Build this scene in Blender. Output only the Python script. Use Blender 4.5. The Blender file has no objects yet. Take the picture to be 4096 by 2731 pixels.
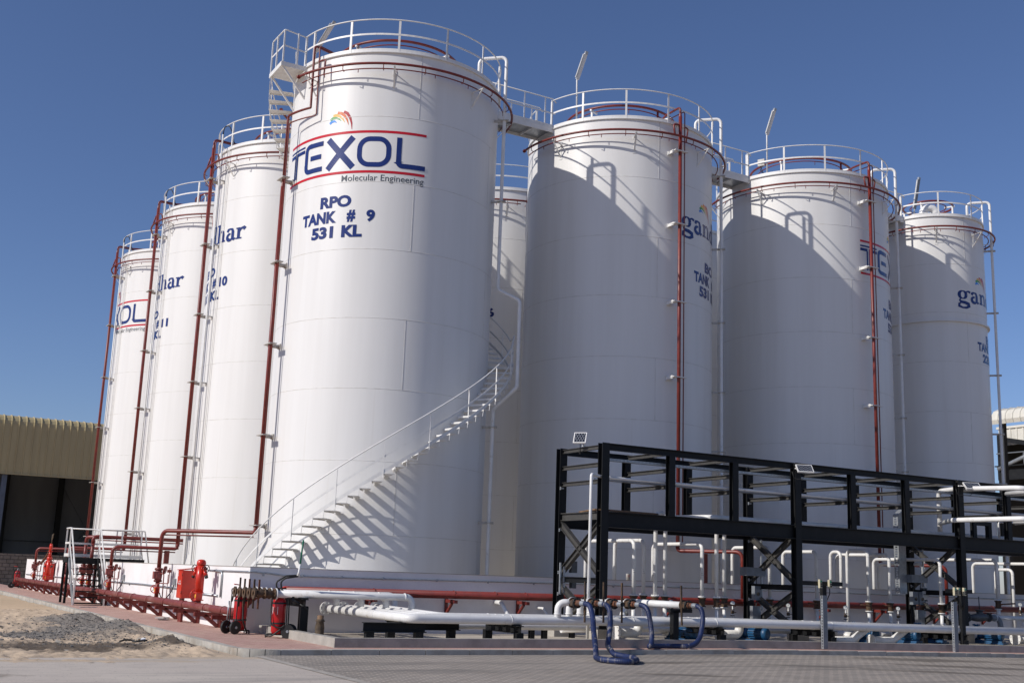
import bpy, bmesh, math, random
from mathutils import Vector, Matrix
from math import sin, cos, pi, radians, degrees, sqrt
S = bpy.context.scene
COL = S.collection
random.seed(7)
# ---------------------------------------------------------------- camera
cd = bpy.data.cameras.new('camera'); cd.sensor_width = 36; cd.lens = 40.3175; cd.clip_start = 0.1; cd.clip_end = 4000
cam = bpy.data.objects.new('camera', cd); COL.objects.link(cam); S.camera = cam
_r = Vector((0.86597606, -0.49883298, 0.03537112)); _u = Vector((-0.13010147, -0.15643213, 0.97908253)); _f = Vector((0.48286547, 0.85246387, 0.20036538))
cam.matrix_world = Matrix(((_r.x, _u.x, -_f.x, -13.625), (_r.y, _u.y, -_f.y, -32.112), (_r.z, _u.z, -_f.z, 1.6), (0, 0, 0, 1)))
# ---------------------------------------------------------------- sky, sun, exposure
SUN_AZ, SUN_EL = radians(178.3), radians(33.6)
w = bpy.data.worlds.new('World'); S.world = w; w.use_nodes = True
nt = w.node_tree
sk = nt.nodes.new('ShaderNodeTexSky'); sk.sky_type = 'NISHITA'; sk.sun_disc = False
sk.sun_elevation = SUN_EL; sk.sun_rotation = radians(90) - SUN_AZ
sk.air_density = 1.0; sk.dust_density = 0.7; sk.ozone_density = 6.5; sk.altitude = 600
bg = nt.nodes['Background']; bg.inputs[1].default_value = 0.094
tint = nt.nodes.new('ShaderNodeMix'); tint.data_type = 'RGBA'; tint.blend_type = 'MULTIPLY'; tint.inputs[0].default_value = 1; tint.inputs[7].default_value = (1.10, .985, 1.05, 1)
nt.links.new(sk.outputs[0], tint.inputs[6]); nt.links.new(tint.outputs[2], bg.inputs[0])
sl = bpy.data.lights.new('sun', 'SUN'); sl.energy = 3.95; sl.angle = radians(0.55); sl.color = (1.0, 0.955, 0.89)
so = bpy.data.objects.new('sun', sl); COL.objects.link(so); so.location = (-60, 0, 50)
so.rotation_euler = Vector((-cos(SUN_EL) * cos(SUN_AZ), -cos(SUN_EL) * sin(SUN_AZ), -sin(SUN_EL))).to_track_quat('-Z', 'Y').to_euler()
S.view_settings.view_transform = 'Standard'; S.view_settings.look = 'None'; S.view_settings.exposure = 0.0; S.view_settings.gamma = 1

# ---------------------------------------------------------------- materials
def new_mat(name):
    m = bpy.data.materials.new(name); m.use_nodes = True
    return m, m.node_tree, m.node_tree.nodes['Principled BSDF']
def ramp(nt, a, b, ca=(0, 0, 0, 1), cb=(1, 1, 1, 1)):
    r = nt.nodes.new('ShaderNodeValToRGB'); e = r.color_ramp.elements
    e[0].position = a; e[0].color = ca; e[1].position = b; e[1].color = cb
    return r
def noise(nt, vec, scale, detail=4, rough=.55, stretch=None):
    n = nt.nodes.new('ShaderNodeTexNoise'); n.inputs['Scale'].default_value = scale
    n.inputs['Detail'].default_value = detail; n.inputs['Roughness'].default_value = rough
    if stretch:
        mp = nt.nodes.new('ShaderNodeMapping'); mp.inputs['Scale'].default_value = stretch
        nt.links.new(vec, mp.inputs[0]); vec = mp.outputs[0]
    nt.links.new(vec, n.inputs['Vector'])
    return n
def mix(nt, fac, a, b):
    m = nt.nodes.new('ShaderNodeMix'); m.data_type = 'RGBA'
    if isinstance(fac, (int, float)): m.inputs[0].default_value = fac
    else: nt.links.new(fac, m.inputs[0])
    for k, v in ((6, a), (7, b)):
        if isinstance(v, tuple): m.inputs[k].default_value = v
        else: nt.links.new(v, m.inputs[k])
    return m.outputs[2]
def c4(c): return (c[0], c[1], c[2], 1)
def pm(name, c1, c2=None, scale=6, rough=.5, metal=0, bump=0, bscale=60, stretch=None, lo=.4, hi=.65, dirt=None, dscale=2, dlo=.55, dhi=.75, damt=1.0, dstretch=None):
    m, nt, b = new_mat(name)
    tc = nt.nodes.new('ShaderNodeTexCoord').outputs['Object']
    b.inputs['Roughness'].default_value = rough; b.inputs['Metallic'].default_value = metal
    if c2 is None: c2 = tuple(x * .82 for x in c1)
    n = noise(nt, tc, scale, stretch=stretch); r = ramp(nt, lo, hi, c4(c1), c4(c2)); nt.links.new(n.outputs[0], r.inputs[0])
    col = r.outputs[0]
    if dirt:
        n2 = noise(nt, tc, dscale, 6, .6, dstretch); r2 = ramp(nt, dlo, dhi, (0, 0, 0, 1), (damt, damt, damt, 1)); nt.links.new(n2.outputs[0], r2.inputs[0])
        col = mix(nt, r2.outputs[0], col, c4(dirt))
    nt.links.new(col, b.inputs['Base Color'])
    if bump:
        n3 = noise(nt, tc, bscale, 3); bp = nt.nodes.new('ShaderNodeBump'); bp.inputs['Strength'].default_value = bump; bp.inputs['Distance'].default_value = .02
        nt.links.new(n3.outputs[0], bp.inputs['Height']); nt.links.new(bp.outputs[0], b.inputs['Normal'])
    return m
M = {}
M['tank'] = pm('tank_white_paint', (.735, .722, .70), (.70, .685, .66), 2.2, .38, stretch=(1, 1, .05), dirt=(.60, .56, .50), dscale=3.5, dlo=.60, dhi=.82, damt=.5, dstretch=(1, 1, .045))
M['seam'] = pm('weld_seam', (.67, .655, .63), (.56, .54, .50), 4, .45)
M['white'] = pm('white_steel_paint', (.75, .74, .715), (.68, .665, .64), 5, .4, dirt=(.5, .44, .36), dscale=7, dlo=.64, dhi=.8, damt=.5)
M['pipe'] = pm('white_pipe_paint', (.77, .76, .74), (.70, .685, .66), 3, .32, dirt=(.45, .38, .30), dscale=5, dlo=.62, dhi=.78, damt=.75)
M['oldwhite'] = pm('weathered_pipe_paint', (.55, .53, .50), (.40, .37, .33), 3, .5, stretch=(1, 1, .2))
M['wall'] = pm('white_wall_plaster', (.78, .755, .745), (.72, .695, .685), 1.2, .75, bump=.25, bscale=14, dirt=(.55, .47, .38), dscale=1.6, dlo=.63, dhi=.85, damt=.5)
M['oxide'] = pm('red_oxide_paint', (.19, .024, .017), (.14, .021, .015), 4, .42, dirt=(.27, .13, .10), dscale=6, dlo=.6, dhi=.8, damt=.5)
M['oxdust'] = pm('dusty_red_oxide_paint', (.21, .045, .040), (.165, .030, .026), 4, .5, dirt=(.33, .22, .17), dscale=3, dlo=.5, dhi=.75, damt=.55)
M['red'] = pm('bright_red_paint', (.60, .030, .012), (.50, .024, .011), 4, .3, dirt=(.3, .08, .05), dscale=5, dlo=.62, dhi=.8, damt=.4)
M['exred'] = pm('extinguisher_red', (.46, .012, .016), (.40, .011, .014), 4, .25)
M['pinkred'] = pm('faded_red_casting', (.30, .085, .075), (.22, .05, .045), 8, .5)
M['black'] = pm('black_steel_paint', (.006, .0065, .0075), (.010, .0105, .0115), 4, .55, dirt=(.04, .036, .032), dscale=2.5, dlo=.55, dhi=.85, damt=.3)
M['black'].node_tree.nodes['Principled BSDF'].inputs['Specular IOR Level'].default_value = .28
M['dusty'] = pm('sunlit_dusty_steel', (.055, .052, .048), (.038, .037, .035), 5, .6, dirt=(.09, .08, .068), dscale=3, dlo=.5, dhi=.8, damt=.5)  # black rack steel with sunlit grey put into its base colour, plus dust
M['rubber'] = pm('black_rubber', (.012, .012, .012), (.02, .019, .018), 10, .6)
M['galv'] = pm('galvanised_steel', (.42, .44, .46), (.33, .35, .37), 12, .42, .6)
M['grey'] = pm('grey_painted_steel', (.20, .22, .24), (.16, .17, .19), 6, .45)
M['dkgrey'] = pm('grey_casting', (.07, .075, .08), (.10, .10, .10), 9, .5)
M['rust'] = pm('rusty_iron', (.085, .052, .030), (.05, .034, .022), 9, .75, bump=.3, bscale=60, dirt=(.17, .085, .035), dscale=7, dlo=.5, dhi=.7, damt=.8)
M['orust'] = pm('orange_rust_iron', (.16, .058, .025), (.07, .035, .022), 10, .8, bump=.3, bscale=60)
M['bolt'] = pm('bolt_steel', (.35, .34, .32), (.2, .19, .18), 20, .4, .5)
M['hose'] = pm('blue_hose', (.010, .022, .085), (.009, .016, .055), 5, .5, dirt=(.26, .24, .22), dscale=1.5, dlo=.55, dhi=.60, damt=.6, dstretch=(4, 4, .5))
M['blue'] = pm('blue_pump_paint', (.014, .085, .20), (.012, .06, .14), 6, .45, dirt=(.1, .11, .12), dscale=7, dlo=.6, dhi=.75, damt=.6)
M['conc'] = pm('grey_concrete', (.38, .355, .315), (.29, .27, .24), 3, .85, bump=.4, bscale=25, dirt=(.42, .38, .32), dscale=4, dlo=.5, dhi=.75, damt=.6)
M['padfloor'] = pm('pad_concrete', (.50, .44, .36), (.42, .37, .30), 1.5, .85, bump=.3, bscale=20, dirt=(.2, .17, .14), dscale=1.3, dlo=.6, dhi=.8, damt=.6)
M['tan'] = pm('tan_cladding', (.46, .375, .20), (.41, .33, .175), 2, .5, stretch=(1, 1, .1))
M['cream'] = pm('cream_cladding', (.66, .63, .55), (.58, .55, .48), 1.5, .5)
M['shedgrey'] = pm('shed_column_paint', (.10, .125, .17), (.085, .105, .14), 2, .5)
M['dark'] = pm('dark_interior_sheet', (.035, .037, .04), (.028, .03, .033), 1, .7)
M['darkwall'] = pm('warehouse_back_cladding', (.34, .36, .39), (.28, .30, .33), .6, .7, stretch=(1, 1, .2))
M['wood'] = pm('weathered_wood', (.22, .13, .07), (.14, .085, .05), 7, .8, stretch=(1, .1, 1))
M['cloth'] = pm('brown_sackcloth', (.12, .085, .055), (.07, .05, .035), 9, .9, bump=.6, bscale=30)
M['navy'] = pm('navy_vinyl', (.016, .032, .16), (.014, .028, .14), 3, .22)
M['lred'] = pm('red_vinyl', (.56, .012, .020), (.50, .012, .018), 3, .22)
M['lgrey'] = pm('grey_vinyl', (.075, .085, .095), (.07, .08, .09), 3, .3)
M['lwhite'] = pm('white_vinyl', (.8, .8, .8), (.76, .76, .76), 3, .4)
M['lyellow'] = pm('yellow_vinyl', (.75, .42, .04), (.7, .38, .04), 3, .3)
M['logo_blue'] = pm('logo_blue_vinyl', (.04, .26, .72), None, 3, .25)
M['logo_green'] = pm('logo_green_vinyl', (.06, .33, .07), None, 3, .25)
M['logo_yellow'] = pm('logo_yellow_vinyl', (.80, .48, .08), None, 3, .25)
M['logo_orange'] = pm('logo_orange_vinyl', (.72, .17, .04), None, 3, .25)
M['logo_red'] = pm('logo_red_vinyl', (.45, .03, .035), None, 3, .25)
M['green'] = pm('green_plastic', (.01, .16, .09), None, 5, .4)
M['lamp'] = pm('lamp_diffuser', (.55, .55, .53), (.45, .45, .44), 5, .3)
M['beige'] = pm('beige_switch_box', (.52, .47, .33), (.46, .42, .3), 8, .5)
M['dial'] = pm('gauge_dial', (.75, .75, .72), None, 5, .2)

def solar_mat():
    m, nt, b = new_mat('solar_cells'); tc = nt.nodes.new('ShaderNodeTexCoord').outputs['Object']
    br = nt.nodes.new('ShaderNodeTexBrick'); br.offset = 0; br.inputs['Scale'].default_value = 18
    br.inputs['Color1'].default_value = (.010, .012, .02, 1); br.inputs['Color2'].default_value = (.012, .014, .024, 1); br.inputs['Mortar'].default_value = (.20, .21, .23, 1)
    br.inputs['Brick Width'].default_value = .9; br.inputs['Row Height'].default_value = .9; br.inputs['Mortar Size'].default_value = .09
    nt.links.new(tc, br.inputs[0]); nt.links.new(br.outputs[0], b.inputs['Base Color']); b.inputs['Roughness'].default_value = .12
    return m
M['solar'] = solar_mat()
def block_mat():
    m, nt, b = new_mat('concrete_blocks'); tc = nt.nodes.new('ShaderNodeTexCoord').outputs['Object']
    mp = nt.nodes.new('ShaderNodeMapping'); mp.inputs['Rotation'].default_value = (radians(90), 0, 0); nt.links.new(tc, mp.inputs[0])
    br = nt.nodes.new('ShaderNodeTexBrick'); br.inputs['Scale'].default_value = 1
    br.inputs['Color1'].default_value = (.30, .255, .21, 1); br.inputs['Color2'].default_value = (.25, .215, .175, 1); br.inputs['Mortar'].default_value = (.12, .105, .09, 1)
    br.inputs['Brick Width'].default_value = .42; br.inputs['Row Height'].default_value = .22; br.inputs['Mortar Size'].default_value = .02
    nt.links.new(mp.outputs[0], br.inputs[0]); n = noise(nt, tc, 3); r = ramp(nt, .35, .7, (.6, .6, .6, 1), (1, 1, 1, 1)); nt.links.new(n.outputs[0], r.inputs[0])
    mm = nt.nodes.new('ShaderNodeMix'); mm.data_type = 'RGBA'; mm.blend_type = 'MULTIPLY'; mm.inputs[0].default_value = 1
    nt.links.new(br.outputs[0], mm.inputs[6]); nt.links.new(r.outputs[0], mm.inputs[7]); nt.links.new(mm.outputs[2], b.inputs['Base Color']); b.inputs['Roughness'].default_value = .9
    bp = nt.nodes.new('ShaderNodeBump'); bp.inputs['Strength'].default_value = .6; bp.inputs['Distance'].default_value = .02; nt.links.new(br.outputs['Fac'], bp.inputs['Height']); bp.invert = True; nt.links.new(bp.outputs[0], b.inputs['Normal'])
    return m
M['block'] = block_mat()
def blob_mask(nt, pos, blobs, wob=.9, nscale=1.6):
    """soft union of ellipses (x,y,rx,ry,rot) in object space, edges broken by noise"""
    n = noise(nt, pos, nscale, 6, .65)
    out = None
    for (x, y, rx, ry, rot) in blobs:
        mp = nt.nodes.new('ShaderNodeMapping'); mp.vector_type = 'TEXTURE'
        mp.inputs['Location'].default_value = (x, y, 0); mp.inputs['Rotation'].default_value = (0, 0, radians(rot)); mp.inputs['Scale'].default_value = (rx, ry, 1000)
        nt.links.new(pos, mp.inputs[0])
        ln = nt.nodes.new('ShaderNodeVectorMath'); ln.operation = 'LENGTH'; nt.links.new(mp.outputs[0], ln.inputs[0])
        a = nt.nodes.new('ShaderNodeMath'); a.operation = 'MULTIPLY_ADD'; a.inputs[1].default_value = wob * 2; nt.links.new(n.outputs[0], a.inputs[0])
        s = nt.nodes.new('ShaderNodeMath'); s.operation = 'SUBTRACT'; s.inputs[0].default_value = 1 - wob; nt.links.new(ln.outputs['Value'], s.inputs[1]); nt.links.new(s.outputs[0], a.inputs[2])
        rr = ramp(nt, 0.0, .45); nt.links.new(a.outputs[0], rr.inputs[0])
        if out is None: out = rr.outputs[0]
        else:
            mx = nt.nodes.new('ShaderNodeMath'); mx.operation = 'MAXIMUM'; nt.links.new(out, mx.inputs[0]); nt.links.new(rr.outputs[0], mx.inputs[1]); out = mx.outputs[0]
    return out
def ground_mat(name, c1, c2, c3, blobs=None, blobcol=(.06, .045, .03), blobamt=.8, extra=None, streak=None, brick=None, rough=.9, bump=.5, sc=1.0, speck=None):
    m, nt, b = new_mat(name); tc = nt.nodes.new('ShaderNodeTexCoord').outputs['Object']
    n1 = noise(nt, tc, .45 * sc, 6, .6); r1 = ramp(nt, .38, .62, c4(c1), c4(c2)); nt.links.new(n1.outputs[0], r1.inputs[0])
    n2 = noise(nt, tc, 2.7 * sc, 8, .7); r2 = ramp(nt, .5, .72); nt.links.new(n2.outputs[0], r2.inputs[0])
    mu = nt.nodes.new('ShaderNodeMath'); mu.operation = 'MULTIPLY'; mu.inputs[1].default_value = .7; nt.links.new(r2.outputs[0], mu.inputs[0])
    col = mix(nt, mu.outputs[0], r1.outputs[0], c4(c3))
    h = n2.outputs[0]
    if brick:
        bw, bh, mo, rot, cm = brick
        mp = nt.nodes.new('ShaderNodeMapping'); mp.inputs['Rotation'].default_value = (0, 0, radians(rot)); nt.links.new(tc, mp.inputs[0])
        dn = noise(nt, tc, 5, 2); dv = nt.nodes.new('ShaderNodeVectorMath'); dv.operation = 'MULTIPLY_ADD'; dv.inputs[1].default_value = (.02, .02, 0); nt.links.new(dn.outputs[1], dv.inputs[0]); nt.links.new(mp.outputs[0], dv.inputs[2])
        br = nt.nodes.new('ShaderNodeTexBrick'); br.inputs['Scale'].default_value = 1; br.inputs['Brick Width'].default_value = bw; br.inputs['Row Height'].default_value = bh; br.inputs['Mortar Size'].default_value = mo; br.inputs['Mortar Smooth'].default_value = .3; br.inputs['Bias'].default_value = -.1
        br.inputs['Color1'].default_value = (1, 1, 1, 1); br.inputs['Color2'].default_value = (.80, .79, .78, 1); br.inputs['Mortar'].default_value = c4(cm)
        nt.links.new(dv.outputs[0], br.inputs[0])
        mm = nt.nodes.new('ShaderNodeMix'); mm.data_type = 'RGBA'; mm.blend_type = 'MULTIPLY'; mm.inputs[0].default_value = 1
        nt.links.new(col, mm.inputs[6]); nt.links.new(br.outputs[0], mm.inputs[7]); col = mm.outputs[2]
        mh = nt.nodes.new('ShaderNodeMath'); mh.operation = 'MULTIPLY_ADD'; mh.inputs[1].default_value = -1.2; nt.links.new(br.outputs['Fac'], mh.inputs[0]); nt.links.new(h, mh.inputs[2]); h = mh.outputs[0]
    for bl, bc, ba in ([(blobs, blobcol, blobamt)] if blobs else []) + (extra or []):
        k = blob_mask(nt, tc, bl); kk = nt.nodes.new('ShaderNodeMath'); kk.operation = 'MULTIPLY'; kk.inputs[1].default_value = ba; nt.links.new(k, kk.inputs[0])
        col = mix(nt, kk.outputs[0], col, c4(bc))
    if streak:
        ang, amt, scol = streak; mp = nt.nodes.new('ShaderNodeMapping'); mp.inputs['Rotation'].default_value = (0, 0, radians(ang)); mp.inputs['Scale'].default_value = (.16, 1.5, 1); nt.links.new(tc, mp.inputs[0])
        n5 = noise(nt, mp.outputs[0], .9, 6, .65); r5 = ramp(nt, .5, .66, (0, 0, 0, 1), (amt, amt, amt, 1)); nt.links.new(n5.outputs[0], r5.inputs[0]); col = mix(nt, r5.outputs[0], col, c4(scol))
    if speck:
        n4 = noise(nt, tc, 22, 2, .5); r4 = ramp(nt, .66, .70); nt.links.new(n4.outputs[0], r4.inputs[0]); col = mix(nt, r4.outputs[0], col, c4(speck))
    nt.links.new(col, b.inputs['Base Color']); b.inputs['Roughness'].default_value = rough
    bp = nt.nodes.new('ShaderNodeBump'); bp.inputs['Strength'].default_value = bump; bp.inputs['Distance'].default_value = .03
    nt.links.new(h, bp.inputs['Height']); nt.links.new(bp.outputs[0], b.inputs['Normal'])
    return m

# ---------------------------------------------------------------- mesh builder
V = Vector
def fillet(pts, rad, k=6):
    pts = [V(p) for p in pts]; out = [pts[0]]
    for i in range(1, len(pts) - 1):
        a, p, b = pts[i - 1], pts[i], pts[i + 1]
        u = (a - p); v = (b - p); lu, lv = u.length, v.length; u = u / lu; v = v / lv
        ang = u.angle(v)
        if ang > pi - .02: out.append(p); continue
        d = min(rad / math.tan(ang / 2), lu * .49, lv * .49)
        r = d * math.tan(ang / 2); bis = (u + v).normalized(); ctr = p + bis * (r / sin(ang / 2))
        s = p + u * d - ctr; e = p + v * d - ctr; tot = s.angle(e)
        for j in range(k + 1):
            t = j / k
            q = (s * sin((1 - t) * tot) + e * sin(t * tot)) / sin(tot) if tot > 1e-4 else s
            out.append(ctr + q)
    out.append(pts[-1]); return out
WL = {}
class MB:
    def __init__(s): s.v = []; s.f = []; s.sm = []; s.mi = []; s.m = 0
    def add(s, vs, fs, smooth=False):
        o = len(s.v); s.v += [tuple(p) for p in vs]
        for f in fs: s.f.append([i + o for i in f]); s.sm.append(smooth); s.mi.append(s.m)
        return s
    def box(s, x0, x1, y0, y1, z0, z1):
        vs = [(x, y, z) for z in (z0, z1) for y in (y0, y1) for x in (x0, x1)]
        return s.add(vs, [(0, 2, 3, 1), (4, 5, 7, 6), (0, 1, 5, 4), (2, 6, 7, 3), (0, 4, 6, 2), (1, 3, 7, 5)])
    def obox(s, c, ax, ay, az, hx, hy, hz):
        c, ax, ay, az = V(c), V(ax), V(ay), V(az)
        vs = [c + ax * (hx * i) + ay * (hy * j) + az * (hz * k) for k in (-1, 1) for j in (-1, 1) for i in (-1, 1)]
        return s.add(vs, [(0, 2, 3, 1), (4, 5, 7, 6), (0, 1, 5, 4), (2, 6, 7, 3), (0, 4, 6, 2), (1, 3, 7, 5)])
    def bar(s, p0, p1, w, h, up=(0, 0, 1)):
        p0, p1 = V(p0), V(p1); d = p1 - p0; L = d.length; d = d / L; up = V(up)
        if abs(d.dot(up)) > .98: up = V((0, 1, 0)) if abs(d.y) < .9 else V((1, 0, 0))
        sd = d.cross(up).normalized(); u2 = sd.cross(d)
        return s.obox((p0 + p1) / 2, d, sd, u2, L / 2, w / 2, h / 2)
    def tube(s, pts, r, n=10, fil=None, closed=False, cap=True, k=6):
        pts = fillet(pts, fil, k) if fil else [V(p) for p in pts]
        P = [pts[0]]
        for p in pts[1:]:
            if (p - P[-1]).length > 1e-5: P.append(p)
        m = len(P); T = []
        for i in range(m):
            if closed: t = P[(i + 1) % m] - P[i - 1]
            else: t = P[min(i + 1, m - 1)] - P[max(i - 1, 0)]
            T.append(t.normalized())
        nrm = T[0].orthogonal().normalized()
        if abs(T[0].z) < .9: nrm = (V((0, 0, 1)) - T[0] * T[0].z).normalized()
        vs = []
        for i in range(m):
            nrm = (nrm - T[i] * nrm.dot(T[i])).normalized(); bn = T[i].cross(nrm)
            rr = r[i] if isinstance(r, (list, tuple)) else r
            for j in range(n):
                a = 2 * pi * j / n; vs.append(P[i] + nrm * (cos(a) * rr) + bn * (sin(a) * rr))
        fs = []
        for i in range(m if closed else m - 1):
            a, b = i * n, ((i + 1) % m) * n
            for j in range(n): fs.append((a + j, a + (j + 1) % n, b + (j + 1) % n, b + j))
        s.add(vs, fs, True)
        if cap and not closed:
            o = len(s.v) - len(vs)
            s.f.append([o + j for j in range(n)][::-1]); s.sm.append(False); s.mi.append(s.m)
            s.f.append([o + (m - 1) * n + j for j in range(n)]); s.sm.append(False); s.mi.append(s.m)
        return s
    def cyl(s, p0, p1, r, n=16): return s.tube([p0, p1], r, n)
    def lathe(s, prof, org=(0, 0, 0), axis=(0, 0, 1), n=24, smooth=True, a0=0, a1=2 * pi):
        ax = V(axis).normalized(); u = ax.orthogonal().normalized(); v = ax.cross(u); org = V(org)
        full = abs(a1 - a0 - 2 * pi) < 1e-6; cols = n if full else n + 1; vs = []
        if ax.z > .99: u, v = V((1, 0, 0)), V((0, 1, 0))
        for j in range(cols):
            a = a0 + (a1 - a0) * j / n; d = u * cos(a) + v * sin(a)
            for (r, z) in prof: vs.append(org + d * r + ax * z)
        k = len(prof); fs = []
        for j in range(n):
            b = ((j + 1) % cols) * k; a = j * k
            for i in range(k - 1): fs.append((a + i, b + i, b + i + 1, a + i + 1))
        return s.add(vs, fs, smooth)
    def disc(s, org, axis, r, t, n=20):   # solid disc, flat caps
        ax = V(axis).normalized(); o = V(org)
        return s.tube([o, o + ax * t], r, n)
    def flange(s, org, axis, r, t, n=20, bolts=8, br=None):
        s.disc(org, axis, r, t, n)
        if bolts:
            ax = V(axis).normalized(); u = ax.orthogonal().normalized(); v = ax.cross(u); o = V(org); rb = br or r * .80; hb = r * .10
            for i in range(bolts):
                a = 2 * pi * (i + .5) / bolts; c = o + (u * cos(a) + v * sin(a)) * rb
                s.tube([c - ax * t * .7, c + ax * (t * 1.7)], hb, 6)
        return s
    def ibeam(s, p0, p1, h, w, tw=.012, tf=.018, up=(0, 0, 1)):
        p0, p1 = V(p0), V(p1); d = (p1 - p0).normalized(); up = V(up)
        if abs(d.dot(up)) > .98: up = V((0, 1, 0))
        sd = d.cross(up).normalized(); u2 = sd.cross(d); c = (p0 + p1) / 2; L = (p1 - p0).length / 2
        s.obox(c + u2 * (h / 2 - tf / 2), d, sd, u2, L, w / 2, tf / 2); s.obox(c - u2 * (h / 2 - tf / 2), d, sd, u2, L, w / 2, tf / 2)
        return s.obox(c, d, sd, u2, L, tw / 2, h / 2 - tf)
    def prism(s, poly, axis, t):   # extrude planar 3D polygon by axis*t
        ax = V(axis).normalized() * t; n = len(poly); a = [V(p) for p in poly]; vs = a + [p + ax for p in a]
        return s.add(vs, [list(range(n))[::-1], list(range(n, 2 * n))] + [(i, (i + 1) % n, n + (i + 1) % n, n + i) for i in range(n)])
    def build(s, name, mats, parent=None, local=False):
        org = V((0, 0, 0)) if (parent is None or local) else WL[parent.name]
        me = bpy.data.meshes.new(name); me.from_pydata([V(p) - org for p in s.v], [], s.f)
        me.polygons.foreach_set('use_smooth', s.sm)
        for m in (mats if isinstance(mats, list) else [mats]): me.materials.append(M[m] if isinstance(m, str) else m)
        if isinstance(mats, list): me.polygons.foreach_set('material_index', s.mi)
        bm = bmesh.new(); bm.from_mesh(me); bmesh.ops.recalc_face_normals(bm, faces=bm.faces); bm.to_mesh(me); bm.free(); me.update()
        o = bpy.data.objects.new(name, me); COL.objects.link(o); o.parent = parent; WL[o.name] = org
        return o
def tag(o, label, cat, group=None):
    o['label'] = label; o['category'] = cat
    if group: o['group'] = group
    return o
def thing(name, label, cat, loc=(0, 0, 0), group=None):
    o = bpy.data.objects.new(name, None); COL.objects.link(o); o.location = loc; o.empty_display_size = .2; WL[o.name] = V(loc)
    return tag(o, label, cat, group)
def struct(o, kind='structure'): o['kind'] = kind; return o
def inst(src, parent, loc, rz=0):
    """linked-data copy of a part, loc in world coordinates (parents carry no rotation)"""
    c = src.copy(); COL.objects.link(c); c.parent = parent; c.location = V(loc) - WL[parent.name]; c.rotation_euler = (0, 0, rz); WL[c.name] = V(loc); return c
def arc(cx, cy, r, z, a0, a1, step=3):
    n = max(2, int(abs(a1 - a0) / step)); return [V((cx + r * cos(radians(a0 + (a1 - a0) * i / n)), cy + r * sin(radians(a0 + (a1 - a0) * i / n)), z)) for i in range(n + 1)]
def pol(cx, cy, r, a, z): return V((cx + r * cos(radians(a)), cy + r * sin(radians(a)), z))
def strip(pts, w):
    """polyline -> quads (2D) with mitred joints; w scalar or list"""
    P = [V((p[0], p[1])) for p in pts]; n = len(P); L, R_ = [], []
    for i in range(n):
        t0 = (P[i] - P[i - 1]).normalized() if i else None; t1 = (P[i + 1] - P[i]).normalized() if i < n - 1 else None
        if t0 is None: t0 = t1
        if t1 is None: t1 = t0
        n0 = V((-t0.y, t0.x)); n1 = V((-t1.y, t1.x)); nn = (n0 + n1)
        nn = nn.normalized() if nn.length > 1e-6 else n0
        k = 1 / max(.5, nn.dot(n0)); ww = (w[i] if isinstance(w, (list, tuple)) else w) / 2
        L.append(P[i] + nn * (ww * k)); R_.append(P[i] - nn * (ww * k))
    return L, R_
def densify(pts, step=.07):
    out = [V(pts[0])]
    for a, b in zip(pts, pts[1:]):
        a, b = V(a), V(b); k = max(1, int((b - a).length / step))
        for i in range(1, k + 1): out.append(a.lerp(b, i / k))
    return out
def earc(cx, cy, rx, ry, a0, a1, n=14): return [(cx + rx * cos(radians(a0 + (a1 - a0) * i / n)), cy + ry * sin(radians(a0 + (a1 - a0) * i / n))) for i in range(n + 1)]
class Sign:
    """flat artwork wrapped on a cylinder (cx,cy,r): x = arc metres from centre angle a0, y = height"""
    def __init__(s, cx, cy, r, a0, z0=0): s.c = (cx, cy, r, radians(a0), z0); s.mb = MB(); s.k = 0
    def P(s, x, y, off=None):
        cx, cy, r, a0, z0 = s.c; a = a0 + x / r; rr = r + .004 + .0012 * (s.k % 7); return V((cx + rr * cos(a), cy + rr * sin(a), z0 + y))
    def stroke(s, pts, w, step=.07):
        if not isinstance(w, (list, tuple)): pts = densify(pts, step)
        L, R_ = strip(pts, w); n = len(L); s.mb.add([s.P(*p) for p in L + R_], [(i, i + 1, n + i + 1, n + i) for i in range(n - 1)]); s.k += 1; return s
    def text(s, body, x0, x1, y0, y1, bold=.02, shear=0):
        c = bpy.data.curves.new('lettering_tmp', 'FONT'); c.body = body; c.size = 1; c.offset = bold; c.resolution_u = 4; c.shear = shear
        o = bpy.data.objects.new('lettering_tmp', c); COL.objects.link(o); bpy.context.view_layer.update()
        me = bpy.data.meshes.new_from_object(o.evaluated_get(bpy.context.evaluated_depsgraph_get()))
        bpy.data.objects.remove(o); bpy.data.curves.remove(c)
        bm = bmesh.new(); bm.from_mesh(me); bpy.data.meshes.remove(me)
        xs = [v.co.x for v in bm.verts]; ys = [v.co.y for v in bm.verts]; ax, bx, ay, by = min(xs), max(xs), min(ys), max(ys)
        for v in bm.verts: v.co.x = x0 + (v.co.x - ax) / (bx - ax) * (x1 - x0); v.co.y = y0 + (v.co.y - ay) / (by - ay) * (y1 - y0)
        x = x0 + .08
        while x < x1: bmesh.ops.bisect_plane(bm, geom=bm.verts[:] + bm.edges[:] + bm.faces[:], plane_co=(x, 0, 0), plane_no=(1, 0, 0)); x += .08
        bm.verts.ensure_lookup_table(); s.mb.add([s.P(v.co.x, v.co.y) for v in bm.verts], [[v.index for v in f.verts] for f in bm.faces]); bm.free(); s.k += 1; return s
    def build(s, name, mat, parent): return s.mb.build(name, mat, parent)
def place(o, loc, rz=0):
    o.location = V(loc) - (WL[o.parent.name] if o.parent else V((0, 0, 0))); o.rotation_euler = (0, 0, rz); WL[o.name] = V(loc); return o
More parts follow.
